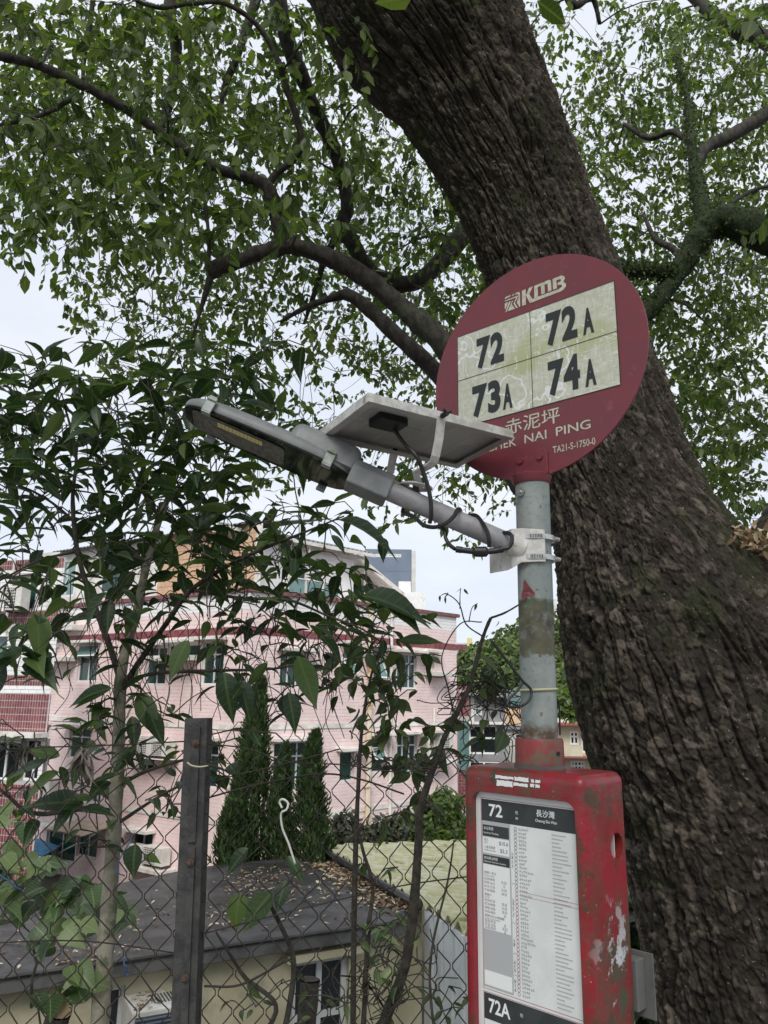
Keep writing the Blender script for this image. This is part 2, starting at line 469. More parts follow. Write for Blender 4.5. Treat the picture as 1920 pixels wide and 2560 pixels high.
def rvec(n=None):
    v = RNG.standard_normal((n, 3) if n else 3); return unit(v)
def sprig(L, p, dirv, n, length, leaf, wid=.42, droop=.5, spread=.8, tubes=None, r=.0022):
    """a twig with leaves set alternately along it, hanging a little"""
    dirv = unit(np.asarray(dirv, float)); pts = [np.asarray(p, float)]; d = dirv.copy()
    for k in range(4):
        d = unit(d + .25 * rvec() + np.array([0, 0, -.10 * droop])); pts.append(pts[-1] + d * length / 4)
    pts = np.array(pts)
    if tubes is not None: tubes.add(pts, np.linspace(r, r * .4, 5), 3)
    for k in range(n):
        t = (k + .6) / n * 3.999; i = int(t); q = pts[i] + (pts[i + 1] - pts[i]) * (t - i)
        td = unit(pts[i + 1] - pts[i])
        ld = unit(td * .5 + spread * rvec() + np.array([0, 0, -droop]))
        up = unit(np.array([0, 0, .8]) + .75 * rvec())
        L.add(q, ld, up, leaf * RNG.uniform(.65, 1.2), wid / .42 * RNG.uniform(.85, 1.15))

def grid_points(rows, x0, y0, cell, per, rng=RNG):
    out = []
    for r, row in enumerate(rows):
        for c, ch in enumerate(row):
            if ch in '. 0': continue
            k = rng.poisson(int(ch) * per)
            for _ in range(k): out.append((x0 + (c + rng.random()) * cell, y0 + (r + rng.random()) * cell))
    return out

def grow(nodes, nrad, targets, tubes, kmax=1.2, bend=.18, rmin=.002, ratio=.45):
    """connect each target to the nearest wood there is so far with a slightly crooked branch"""
    nodes = [np.asarray(n, float) for n in nodes]; nrad = list(nrad)
    A = np.array(nodes); R = np.array(nrad)
    T = np.array(targets)
    D = np.array([np.min(np.linalg.norm(A - t, axis=1)) for t in T])
    done = 0
    for i in np.argsort(D):
        t = T[i]; dd = np.linalg.norm(A - t, axis=1); j = int(np.argmin(dd))
        L = dd[j]
        if L < .05 or L > kmax: continue
        k = max(3, int(L / .12)); s = np.linspace(0, 1, k)[:, None]
        off = np.cumsum(RNG.standard_normal((k, 3)) * bend * L / k, axis=0); off *= np.minimum(1, s * 3) * (1 - s * .6)
        arc = np.array([0, 0, .12 * L]) * np.sin(s * np.pi)
        P = A[j] + (t - A[j]) * s + off + arc
        r0 = max(rmin, min(R[j] * ratio, .004 + .012 * L)); rr = np.linspace(r0, max(rmin, r0 * .4), k)
        tubes.add(P, rr, 5 if r0 > .006 else 4, .05)
        A = np.vstack([A, P[1:]]); R = np.concatenate([R, rr[1:]]); done += 1
    return A, R
def limb(tubes_or_none, pts, n=10, k=8, name=None, m=None, parent=None, wob=.07, squash=None):
    """pts: (px, py, distance, width in photo pixels)"""
    P = np.array([at(x, y, Y) for x, y, Y, w in pts]); r = np.array([w / 2 * Y * 1.02 / FPX for x, y, Y, w in pts])
    S = smooth_path(P, k); R = np.interp(np.linspace(0, len(P) - 1, len(S)), np.arange(len(P)), r)
    if wob:
        R = R * (1 + wob * np.interp(np.arange(len(S)), np.arange(0, len(S) + 3, 3), RNG.standard_normal(len(np.arange(0, len(S) + 3, 3)))))
    if tubes_or_none is not None: tubes_or_none.add(S, R, n, .03)
    else:
        V, F = tube_np(S, R, n, .045)
        k_ = len(S); Fc = [F, np.array([list(range(n - 1, -1, -1))]), np.array([list(range((k_ - 1) * n, k_ * n))])]
        np_obj(name, V, Fc, m, parent, smooth=True)
    return S, R

# ------------------------------------------------------------------ ground, path, hill
def ground_z(x, y):
    z = np.interp(y, [-60, 2.6, 4.2, 6.8, 40, 60, 140, 400], [0, 0, -1.5, -4.0, -4.2, -4.2, -5, -5])
    return z
gx = np.concatenate([[-700, -300, -120, -60], np.linspace(-40, 40, 81), [60, 120, 300, 700]])
gy = np.concatenate([[-300, -60, -20], np.linspace(-8, 30, 77), [40, 60, 100, 200, 500, 1500]])
GX, GY = np.meshgrid(gx, gy)
GZ = ground_z(GX, GY) + .05 * RNG.standard_normal(GX.shape) * ((GY > 2.8) & (GY < 60))
V = np.stack([GX, GY, GZ], -1).reshape(-1, 3); w = len(gx)
F = np.array([(r * w + c, r * w + c + 1, (r + 1) * w + c + 1, (r + 1) * w + c) for r in range(len(gy) - 1) for c in range(w - 1)])
tag(np_obj('ground', V, F, M['soil'], smooth=True), kind='structure')
b = MB(); b.box((0, .5, .012), (14, 1.9, .05)); tag(b.build('pavement', M['pavement'], bevel=.01), kind='structure')

def hill_h(x, y):
    return -5 + 15.5 * np.exp(-((x - 34) / 30) ** 2 - ((y - 120) / 34) ** 2) + 7 * np.exp(-((x - 72) / 30) ** 2 - ((y - 140) / 40) ** 2) + 5 * np.exp(-((x + 60) / 60) ** 2 - ((y - 190) / 50) ** 2)
hx = np.linspace(-160, 180, 69); hy = np.linspace(62, 260, 45)
HX, HY = np.meshgrid(hx, hy); HZ = hill_h(HX, HY)
V = np.stack([HX, HY, HZ], -1).reshape(-1, 3); w = len(hx)
F = np.array([(r * w + c, r * w + c + 1, (r + 1) * w + c + 1, (r + 1) * w + c) for r in range(len(hy) - 1) for c in range(w - 1)])
tag(np_obj('hill', V, F, M['soil'], smooth=True), kind='structure')
LH = Leaves()
for k in range(520):
    y = RNG.uniform(78, 160); x = RNG.uniform(.02, .36) * y + RNG.normal(0, 2)
    z = hill_h(x, y); r = RNG.uniform(1.1, 2.6)
    if r > 2.2: r *= 1.15
    n = 100
    dv = rvec(n); dv[:, 2] = np.abs(dv[:, 2]) * 1.1 - .25; dv = unit(dv); dv[:, 1] = -np.abs(dv[:, 1]) * RNG.choice([1, 1, 1, -1], n)
    c = np.array([x, y, z + r * .7])
    P = c + dv * r * RNG.uniform(.7, 1.05, (n, 1)) * np.array([1, 1, .9])
    D = unit(rvec(n) + dv * .3 + np.array([0, 0, -.2])); U = unit(dv + .5 * rvec(n))
    LH.extend(P, D, U, RNG.uniform(.5, 1.0, n) * r * .36, np.ones(n))
tag(LH.build(LT_CLUMP, M['leaf_hill'], None, 'hillside_trees'), 'dense green wooded hillside beyond the houses to the right of the pink block', 'woodland')

# ------------------------------------------------------------------ facades
class Face:
    def __init__(s, P0, P1):
        P0 = np.array(P0[:2], float); P1 = np.array(P1[:2], float)
        s.len = float(np.linalg.norm(P1 - P0)); a = math.atan2(P1[1] - P0[1], P1[0] - P0[0])
        s.fr = Frame(P0[0], P0[1], a)
    def rect(s, px0, py0, px1, py1):
        u0, z1 = s.fr.hit(px0, py0); u1, z0 = s.fr.hit(px1, py1)
        return [u0, u1, z0, z1]
def fbox(mb, fr, u0, u1, v0, v1, w0, w1):
    mb.box(fr((u0 + u1) / 2, (v0 + v1) / 2, (w0 + w1) / 2), ((u1 - u0) / 2, (v1 - v0) / 2, (w1 - w0) / 2), fr.d, fr.n, (0, 0, 1))
def wall_grid(mb, face, z0, z1, holes, depth=.16, u0=0.0, u1=None):
    fr = face.fr; u1 = face.len if u1 is None else u1
    us = sorted({u0, u1} | {u for h in holes for u in h[:2]}); zs = sorted({z0, z1} | {z for h in holes for z in h[2:4]})
    for a, b in zip(us[:-1], us[1:]):
        for c, d in zip(zs[:-1], zs[1:]):
            if any(h[0] < (a + b) / 2 < h[1] and h[2] < (c + d) / 2 < h[3] for h in holes): continue
            mb.add([fr(a, 0, c), fr(b, 0, c), fr(b, 0, d), fr(a, 0, d)], [(0, 1, 2, 3)])
    for h in holes:
        a, b, c, d = h[:4]
        for (p, q) in (((a, c), (a, d)), ((a, d), (b, d)), ((b, d), (b, c)), ((b, c), (a, c))):
            mb.add([fr(p[0], 0, p[1]), fr(q[0], 0, q[1]), fr(q[0], -depth, q[1]), fr(p[0], -depth, p[1])], [(0, 1, 2, 3)])
def tiles(face, zones, holes, tw, th, gap=.009, t=.010, u0=0.0, u1=None, bond=.5):
    """separate raised tiles over [zlo, zhi]; every tile is its own little slab"""
    fr = face.fr; u1 = face.len if u1 is None else u1
    V, F = [], []; n = 0
    for zlo, zhi in zones:
        nr = max(1, round((zhi - zlo) / th)); hh = (zhi - zlo) / nr
        for r in range(nr):
            a = zlo + r * hh + gap / 2; b = zlo + (r + 1) * hh - gap / 2; zc = (a + b) / 2
            cuts = [(h[0], h[1]) for h in holes if h[2] - .02 < zc < h[3] + .02]
            u = u0 - (r % 2) * bond * tw
            while u < u1:
                p, q = max(u, u0) + gap / 2, min(u + tw, u1) - gap / 2; u += tw
                for (c, d) in cuts:
                    if p >= c and q <= d: p = q
                    elif p < c < q <= d: q = c
                    elif c <= p < d < q: p = d
                    elif p < c and q > d: q = c
                if q - p < .03: continue
                j = t * RNG.uniform(.8, 1.2); e = .004
                V += [fr(p, 0, a), fr(q, 0, a), fr(q, 0, b), fr(p, 0, b), fr(p + e, j, a + e), fr(q - e, j, a + e), fr(q - e, j, b - e), fr(p + e, j, b - e)]
                F += [(n + 4, n + 5, n + 6, n + 7), (n, n + 1, n + 5, n + 4), (n + 1, n + 2, n + 6, n + 5), (n + 2, n + 3, n + 7, n + 6), (n + 3, n, n + 4, n + 7)]
                n += 8
    return np.array(V), np.array(F)
def tile_part(name, m, parent, *vf):
    Vs, Fs, n = [], [], 0
    for V, F in vf:
        if len(V) == 0: continue
        Vs.append(V); Fs.append(F + n); n += len(V)
    o = np_obj(name, np.vstack(Vs), np.vstack(Fs), m, parent); o['kind'] = 'stuff'
    return o
def window(face, h, parent, cols=2, transom=0.0, fm='win_frame', gm='glass_green', depth=.1, fw=.045, hang=None, bars=0):
    """frame (part) with its panes as sub-parts; hang = fraction of the height taken by a top-hung sash standing open"""
    fr = face.fr; u0, u1, z0, z1 = h[:4]
    f = MB()
    fbox(f, fr, u0, u1, -depth - .03, -depth + .03, z0, z0 + fw); fbox(f, fr, u0, u1, -depth - .03, -depth + .03, z1 - fw, z1)
    for u in np.linspace(u0, u1, cols + 1):
        a = min(max(u - fw / 2, u0), u1 - fw)
        fbox(f, fr, a, a + fw, -depth - .027, -depth + .027, z0 + fw, z1 - fw)
    zt = z1 - (z1 - z0) * transom
    if transom: fbox(f, fr, u0 + fw, u1 - fw, -depth - .024, -depth + .024, zt - fw / 2, zt + fw / 2)
    for k in range(bars):
        z = z0 + (k + 1) * (z1 - z0) / (bars + 1); fbox(f, fr, u0 + fw, u1 - fw, -depth - .05, -depth - .035, z - .008, z + .008)
    w = f.build('window', M[fm], parent)
    us = np.linspace(u0, u1, cols + 1)
    for a, b in zip(us[:-1], us[1:]):
        for c, d in ([(z0, zt), (zt, z1)] if transom else [(z0, z1)]):
            p = MB(); fbox(p, fr, a + fw * .4, b - fw * .4, -depth - .010, -depth - .004, c + fw * .4, d - fw * .4); p.build('pane', M[gm], w)
    if hang:
        c, d = z0 + (z1 - z0) * hang[0], z0 + (z1 - z0) * hang[1]; L = d - c; an = rad(32)
        ax = fr.n * math.sin(an) - np.array([0, 0, math.cos(an)]); nn = np.cross(fr.d, ax)
        top = fr((u0 + u1) / 2, -depth + .05, d); W = (u1 - u0) / 2 - .02
        s = MB()
        for sg in (-1, 1): s.box(top + ax * L / 2 + fr.d * sg * (W - .02), (.022, L / 2, .016), fr.d, ax, nn)
        for e in (.02, L - .02): s.box(top + ax * e, (W - .042, .022, .015), fr.d, ax, nn)
        sash = s.build('sash', M['win_frame_white'], w)
        p = MB(); p.box(top + ax * L / 2, (W - .03, L / 2 - .03, .004), fr.d, ax, nn); p.build('sash_pane', M['glass_pale'], w)
    return w
def air_con(face, u0, u1, z0, z1, label, depth=.32, v0=.12, group=None, fan='side'):
    fr = face.fr
    t = thing('air_conditioner', label, 'air conditioner', fr((u0 + u1) / 2, v0, z0), group)
    c = MB(); fbox(c, fr, u0, u1, v0, v0 + depth, z0, z1); c.build('casing', M['ac_white'], t, bevel=.012)
    W = u1 - u0
    a, b = (u0 + .06 * W, u0 + .66 * W)
    g = MB(); fbox(g, fr, a, b, v0 + depth + .002, v0 + depth + .010, z0 + .08 * (z1 - z0), z1 - .08 * (z1 - z0)); g.build('grille_backing', M['ac_dark'], t)
    s = MB(); k = 7
    for i in range(k):
        z = z0 + .08 * (z1 - z0) + (i + .5) * .84 * (z1 - z0) / k; fbox(s, fr, a, b, v0 + depth + .011, v0 + depth + .02, z - .012, z + .008)
    for i in range(5):
        u = a + (i + .5) * (b - a) / 5; fbox(s, fr, u - .006, u + .006, v0 + depth + .0205, v0 + depth + .024, z0 + .08 * (z1 - z0), z1 - .08 * (z1 - z0))
    s.build('grille', M['ac_white'], t)
    for u in (u0 + .12 * W, u1 - .12 * W):
        f = MB(); fbox(f, fr, u - .03, u + .03, v0, v0 + depth * .9, z0 - .05, z0 - .001); f.build('foot', M['ac_dark'], t)
    return t
def hood(face, u0, u1, z, parent, out=.42, th=.09, name='sunshade'):
    b = MB(); fbox(b, face.fr, u0, u1, .014, out, z, z + th); return b.build(name, M['white_paint'], parent, bevel=.008)

# ------------------------------------------------------------------ the pink block
YC = 22.0
C0 = at(610, 1740, YC); CR = at(1142, 1741, 28.7); CL = at(66, 1727, 28.4)
root = thing('apartment_block', 'pink tiled apartment block with red bands and dark green windows behind the fence', 'apartment block', (C0[0], C0[1], -4.2))
fR = Face(C0, CR); fL = Face(CL, C0)
zr = lambda px, py, f=fR: f.fr.hit(px, py)[1]
z_cop = zr(1141, 1544); z_pink = zr(1141, 1579); z_b1, z_b0 = zr(1141, 1611), zr(1141, 1626)
z_w1, z_w0 = zr(1141, 1803), zr(1141, 1812); z_base = -4.3
z_v1 = z_w1 - (z_b0 - z_w1); z_v0 = z_v1 - .12
R = fR.rect; Lr = fL.rect
hr = [R(702, 1630, 764, 1718), R(859, 1612, 884, 1702), R(935, 1622, 958, 1721), R(993, 1633, 1041, 1722), R(1063, 1634, 1085, 1671),
      R(686, 1856, 772, 1975), R(850, 1880, 884, 1952), R(930, 1842, 960, 1930), R(993, 1838, 1042, 1930), R(1064, 1834, 1085, 1862)]
hl = [Lr(103, 1622, 134, 1704), Lr(199, 1612, 240, 1704), Lr(368, 1618, 412, 1712), Lr(420, 1612, 500, 1640), Lr(508, 1605, 556, 1712),
      Lr(84, 1812, 116, 1872), Lr(176, 1818, 222, 1900), Lr(345, 1846, 384, 1930), Lr(500, 1852, 540, 1972), Lr(228, 1960, 250, 2010), Lr(120, 2062, 185, 2160), Lr(196, 2070, 240, 2150), Lr(330, 2075, 380, 2125)]
g = MB(); wall_grid(g, fR, z_base, z_cop, hr); wall_grid(g, fL, z_base, z_cop, hl)
# the remaining walls and roof slab of the block
nb = [fR.fr(fR.len, 0, 0)[:2], fR.fr(fR.len, -9, 0)[:2], fL.fr(0, -9, 0)[:2], fL.fr(0, 0, 0)[:2]]
for a, c in ((0, 1), (1, 2), (2, 3)):
    P, Q = nb[a], nb[c]; g.add([(*P, z_base), (*Q, z_base), (*Q, z_cop), (*P, z_cop)], [(0, 1, 2, 3)])
g.add([(*C0[:2], z_cop - .35), (*nb[0], z_cop - .35), (*nb[1], z_cop - .35), (*nb[2], z_cop - .35), (*nb[3], z_cop - .35)], [(0, 1, 2, 3, 4)])
g.build('wall', M['grout_pink'], root, fix=False)
zp = [(z_base, z_v0), (z_v1, z_w0), (z_w1, z_b0), (z_b1, z_pink)]
tile_part('tile_cladding', M['tile_pink'], root, tiles(fR, zp, hr, .25, .105), tiles(fL, zp, hl, .25, .105))
tile_part('white_tile_cladding', M['tile_white'], root, tiles(fR, [(z_pink, z_cop)], hr, .25, .105), tiles(fL, [(z_pink, z_cop)], hl, .25, .105))
tile_part('red_tile_band', M['tile_red'], root, tiles(fR, [(z_b0, z_b1)], hr, .055, .19, .008, .03, u1=fR.len + .55), tiles(fL, [(z_b0, z_b1)], hl, .055, .19, .008, .03))
for f, ext in ((fR, .5), (fL, 0)):
    b = MB(); fbox(b, f.fr, -.02, f.len + ext * .2, -.12, .10, z_cop + .002, z_cop + .12); b.build('coping', M['coping'], root)
    for a, c in ((z_w0, z_w1), (z_v0, z_v1)):
        b = MB(); fbox(b, f.fr, 0, f.len, .002, .04, a, c); b.build('string_course', M['white_paint'], root)
spec = [(3, .28, None), (1, 0, (.12, .62)), (1, .25, (.18, .70)), (3, .28, None), (1, 0, None), (3, .3, None), (1, 0, None), (1, 0, (.3, .7)), (3, .28, None), (1, 0, None)]
for i, (h, (c, tr, hang)) in enumerate(zip(hr, spec)):
    window(fR, h, root, c, tr, hang=hang, bars=4 if i == 5 else 0)
    hood(fR, h[0] - .18, h[1] + .18, h[3] + .03, root)
for i, h in enumerate(hl):
    window(fL, h, root, 2 if h[1] - h[0] > .5 else 1, .3 if i in (0, 1, 2, 4, 6, 8) else 0, hang=(.62, .98) if i in (0, 1) else None, gm='glass_green' if i != 0 else 'glass_dark')
    if i != 9: hood(fL, h[0] - .15, h[1] + .15, h[3] + .03, root)
for px, m_, r_ in ((919, 'pipe_cream', .085), (974, 'white_paint', .05), (1082, 'white_paint', .035)):
    u, _ = fR.fr.hit(px, 1700); b = MB(); top = z_cop if px < 1000 else z_w0 + .6
    b.tube([fR.fr(u, r_ + .03, z_base), fR.fr(u, r_ + .03, top)], [r_, r_], 8)
    for z in np.arange(z_base + .6, top, 1.25): fbox(b, fR.fr, u - r_ - .03, u + r_ + .03, .013, r_ * 2 + .04, z, z + .06)
    b.build('drainpipe', M[m_], root, smooth=True)
# elbow duct and ledge beside the small window
for zz in (0, -2.93):
    u, z = fR.fr.hit(1058, 1650); z += zz
    b = MB(); b.tube(smooth_path([fR.fr(u - .05, .03, z + .25), fR.fr(u, .2, z + .27), fR.fr(u + .06, .24, z - .05), fR.fr(u + .08, .2, z - .35)], 4), .10, 8); b.build('duct', M['white_paint'], root, smooth=True)
    r_ = R(1060, 1679, 1112, 1692); b = MB(); fbox(b, fR.fr, r_[0], r_[1], .014, .5, r_[2] + zz, r_[3] + zz); b.build('ledge', M['white_paint'], root, bevel=.01)
r_ = R(1083, 1830, 1114, 1872); air_con(fR, r_[0], r_[1], r_[2], r_[3], 'white window air conditioner on the right end of the pink block', v0=.03)
# left face: air conditioner shelves
for k, (a, lab) in enumerate([((372, 1846, 404, 1888), 'left one of the paired air conditioners on the pink wall beside the fence post'), ((410, 1848, 444, 1890), 'right one of the paired air conditioners on the pink wall beside the fence post'),
                        ((352, 2105, 382, 2160), 'low air conditioner half hidden behind the pale sapling trunk'), ((388, 2108, 432, 2162), 'low air conditioner with square grille left of the fence post'),
                        ((128, 1528, 152, 1572), 'weathered air conditioner on the upper left ledge of the pink block'), ((160, 1536, 190, 1576), 'second weathered air conditioner right of the first on the upper left ledge'),
                        ((78, 1936, 102, 1990), 'small boxed air conditioner low on the left edge of the pink block'), ((112, 1938, 150, 1992), 'wide boxed air conditioner on the bracket shelf low at left')]):
    r_ = Lr(*a); air_con(fL, r_[0], r_[1], r_[2], r_[3], lab, v0=.10)
for a in ((112, 1646, 196, 1654), (400, 1642, 500, 1652), (352, 1890, 452, 1898), (348, 2163, 440, 2172), (118, 1570, 215, 1577), (72, 1994, 160, 2002)):
    r_ = Lr(*a); b = MB(); fbox(b, fL.fr, r_[0], r_[1], .014, .55, r_[2], r_[3]); b.build('ledge', M['white_paint'], root, bevel=.01)
r_ = Lr(195, 2050, 282, 2080)
b = MB(); A = fL.fr; 
b.add([A(r_[0], .02, r_[3]), A(r_[1], .02, r_[3]), A(r_[1], 1.1, r_[2]), A(r_[0], 1.1, r_[2]), A(r_[0], .02, r_[3] + .04), A(r_[1], .02, r_[3] + .04), A(r_[1], 1.1, r_[2] + .04), A(r_[0], 1.1, r_[2] + .04)],
      [(0, 1, 2, 3), (7, 6, 5, 4), (0, 4, 5, 1), (1, 5, 6, 2), (2, 6, 7, 3), (3, 7, 4, 0)])
b.build('tan_awning', M['awning_tan'], root)
# blue valance awning
ru = Lr(62, 2090, 162, 2118)
t = thing('awning', 'torn blue fabric awning with a scalloped edge low at the left', 'awning', fL.fr(ru[0], .5, ru[2]))
b = MB(); n = 14
top = [(ru[0] + (ru[1] - ru[0]) * i / n, ru[3] - .01 * i) for i in range(n + 1)]
V, F = [], []
for i, (u, z) in enumerate(top):
    V += [A(u, .15, z + .1), A(u, .75, z - .12), A(u, .78, z - .42 - .07 * abs(math.sin(i * 1.57)) - RNG.uniform(0, .05))]
for i in range(n): F += [(3 * i, 3 * i + 3, 3 * i + 4, 3 * i + 1), (3 * i + 1, 3 * i + 4, 3 * i + 5, 3 * i + 2)]
b.add(V, F); o = b.build('canopy', M['awning_blue'], t, fix=False); sm = o.modifiers.new('thickness', 'SOLIDIFY'); sm.thickness = .012
b = MB(); b.tube([A(ru[0] - .1, .79, ru[3] - .16), A(ru[1] + .1, .79, ru[3] - .28)], .025, 6); b.build('front_bar', M['ac_white'], t)

# penthouse set back on the roof
Ph = MB(); z0, zt = z_cop - .35, None
def lerp2(P, Q, t): return P + (Q - P) * t
pr = thing('penthouse', 'rooftop room with white framed windows and sloping grey metal roof on the pink block', 'rooftop room', (*fL.fr(5, -2, 0)[:2], z0))
sR = Face(fR.fr(.4, -1.6, 0), fR.fr(5.6, -1.6, 0)); sL = Face(fL.fr(.9, -.35, 0), fL.fr(fL.len - .2, -.6, 0))
ph_top = z_cop + 2.25
hw = [sL.rect(86, 1420, 118, 1496), sL.rect(124, 1420, 142, 1494), sL.rect(146, 1420, 162, 1492), sL.rect(168, 1420, 184, 1490), sL.rect(255, 1425, 315, 1478)]
for h in hw: h[2] = max(h[2], z_cop + .16); h[3] = h[2] + 1.35
g = MB(); wall_grid(g, sL, z0, ph_top, hw, .1); g.build('wall', M['white_paint'], pr, fix=False)
for h in hw: window(sL, h, pr, 1, 0, 'win_frame_white', 'glass_pale' if h[0] < 1.2 else 'glass_green', .03, .06)
uo = sL.fr.hit(395, 1450)[0]
tile_part('orange_tile_cladding', M['tile_orange'], pr, tiles(sL, [(z_cop + .2, ph_top - .1)], [], .06, .3, .012, .03, uo, sL.len - .2, 0))
hw2 = [sR.rect(742, 1440, 762, 1528), sR.rect(785, 1470, 802, 1540)]
for h in hw2: h[2] = z_cop - .2; h[3] = z_cop + 1.7
g = MB(); wall_grid(g, sR, z0, ph_top, hw2, .1)
g.add([sR.fr(5.2, 0, z0), sR.fr(5.2, -4, z0), sR.fr(5.2, -4, ph_top), sR.fr(5.2, 0, ph_top)], [(0, 1, 2, 3)]); g.build('wall', M['tile_white'], pr, fix=False)
for h in hw2: window(sR, h, pr, 1, .3, 'win_frame', 'glass_green', .03, .05)
# roof sheets: corrugated, sloping
def sheet(fr, u0, u1, v0, w0, v1, w1, parent, m_, name='roof', pitch=.2, amp=.02):
    n = int((u1 - u0) / pitch * 6); us = np.linspace(u0, u1, n + 1); am = amp * np.sin(us / pitch * 2 * np.pi)
    V = [fr(u, v0, w0 + a) for u, a in zip(us, am)] + [fr(u, v1, w1 + a) for u, a in zip(us, am)]
    V += [fr(u, v0, w0 + a - .012) for u, a in zip(us, am)] + [fr(u, v1, w1 + a - .012) for u, a in zip(us, am)]
    k = n + 1; F = []
    for i in range(n): F += [(i, i + 1, k + i + 1, k + i), (2 * k + i + 1, 2 * k + i, 3 * k + i, 3 * k + i + 1), (i, 2 * k + i, 2 * k + i + 1, i + 1), (k + i, k + i + 1, 3 * k + i + 1, 3 * k + i)]
    F += [(0, k, 3 * k, 2 * k), (n, 2 * k + n, 3 * k + n, k + n)]
    return np_obj(name, np.array(V), np.array(F), m_, parent, smooth=False)
sheet(sR.fr, -.8, 5.7, .5, ph_top - .15, -4.2, ph_top + 1.1, pr, M['roof_grey'])
sheet(sL.fr, -.3, sL.len - .5, .35, ph_top - .1, -4.0, ph_top + .9, pr, M['roof_grey'])
b = MB()
for k, (v, w) in enumerate(((.52, ph_top - .2), (.1, ph_top - .25))): fbox(b, sR.fr, -.8, 5.7, v, v + .06, w - .12, w)
b.build('fascia_board', M['white_paint'], pr)
for u in (.2, 2.7, 5.3):
    b = MB(); fbox(b, sR.fr, u, u + .06, .42, .48, z0, ph_top - .2); b.build('post', M['white_paint'], pr)
# lower lean-to with white raked edge
b = MB(); 
b.add([sR.fr(5.7, -.3, ph_top - .1), sR.fr(8.2, -.3, ph_top - 1.25), sR.fr(8.2, -3.6, ph_top - 1.25), sR.fr(5.7, -3.6, ph_top - .1),
       sR.fr(5.7, -.3, ph_top - .28), sR.fr(8.2, -.3, ph_top - 1.45), sR.fr(8.2, -3.6, ph_top - 1.45), sR.fr(5.7, -3.6, ph_top - .28)],
      [(0, 1, 2, 3), (7, 6, 5, 4), (0, 4, 5, 1), (1, 5, 6, 2), (2, 6, 7, 3), (3, 7, 4, 0)])
b.build('raked_canopy', M['white_paint'], pr)
b = MB(); fbox(b, sR.fr, 5.25, 8.0, -3.4, -.6, z0, ph_top - 1.5); b.build('store_room', M['tile_white'], pr)
# terrace railing with glass
t = thing('railing', 'white terrace railing with pale glass panels on top of the pink block', 'railing', fR.fr(2, -.2, z_cop))
ra = fR.rect(728, 1455, 856, 1510)
b = MB(); 
for z in (z_cop + .95, z_cop + .6): b.tube([fR.fr(ra[0], -.15, z), fR.fr(ra[1], -.15, z)], .03, 6)
for u in np.linspace(ra[0], ra[1], 4): b.tube([fR.fr(u, -.15, z_cop + .1), fR.fr(u, -.15, z_cop + .97)], .025, 6)
b.build('rail', M['ac_white'], t, smooth=True)
us = np.linspace(ra[0], ra[1], 4)
for a, c in zip(us[:-1], us[1:]):
    p = MB(); fbox(p, fR.fr, a + .05, c - .05, -.16, -.145, z_cop + .14, z_cop + .56); p.build('glass_panel', M['glass_pale'], t)

# ------------------------------------------------------------------ the red tiled house at the left edge
P1 = at(128, 1727, 19.5); P0 = at(-230, 1720, 21.0)
rb = thing('red_tiled_house', 'house clad in dark red glazed tiles at the left edge of the picture', 'house', (P1[0], P1[1], -4.2))
f2 = Face(P0, P1); f2s = Face(P1, at(118, 1727, 25.0))
q = lambda py: f2.fr.hit(40, py)[1]
lv = [q(y) for y in (2120, 1960, 1838, 1734, 1714, 1688, 1560, 1528, 1425, 1400)]
h2 = [f2.rect(-40, 1850, 44, 1955), f2.rect(54, 1846, 92, 1955), f2.rect(-60, 1590, 10, 1675)]
h2.append([f2.fr.hit(28, 1480)[0], f2.fr.hit(90, 1480)[0], lv[7] + .02, lv[8] - .15])
g = MB(); wall_grid(g, f2, -4.3, lv[9], h2, .3)
wall_grid(g, f2s, -4.3, lv[7], [], .1); g.build('wall', M['grout_grey'], rb, fix=False)
for h, gm in zip(h2, ('glass_dark', 'glass_dark', 'glass_pale', 'glass_green')): window(f2, h, rb, 2, 0, 'win_frame_white', gm, .2, .06)
tile_part('red_tile_cladding', M['tile_red'], rb, tiles(f2, [(-4.3, lv[1]), (lv[2], lv[3]), (lv[4], lv[5]), (lv[6], lv[7]), (lv[8], lv[9])], h2, .08, .165, .022, .016, bond=0),
          tiles(f2s, [(-4.3, lv[3]), (lv[4], lv[5]), (lv[6], lv[7])], [], .07, .165, .014, .016, bond=0))
tile_part('white_tile_cladding', M['tile_white'], rb, tiles(f2, [(lv[1], lv[2]), (lv[3], lv[4]), (lv[5], lv[6]), (lv[7], lv[8])], h2, .25, .11, .01))
b = MB(); fbox(b, f2.fr, f2.len - 3.6, f2.len + .1, .02, .55, lv[2] - .02, lv[2] + .09); b.build('sunshade', M['white_paint'], rb)
b = MB(); b.tube([f2.fr(f2.fr.hit(30, 1500)[0], .1, lv[6] - .2), f2.fr(f2.fr.hit(40, 1440)[0], .1, lv[8] + .3)], .03, 6); b.build('drainpipe', M['white_paint'], rb)
a = f2.rect(42, 1470, 76, 1528); air_con(f2, a[0], a[1], a[2], a[3], 'air conditioner with louvred front on the ledge of the red tiled house', v0=.05)

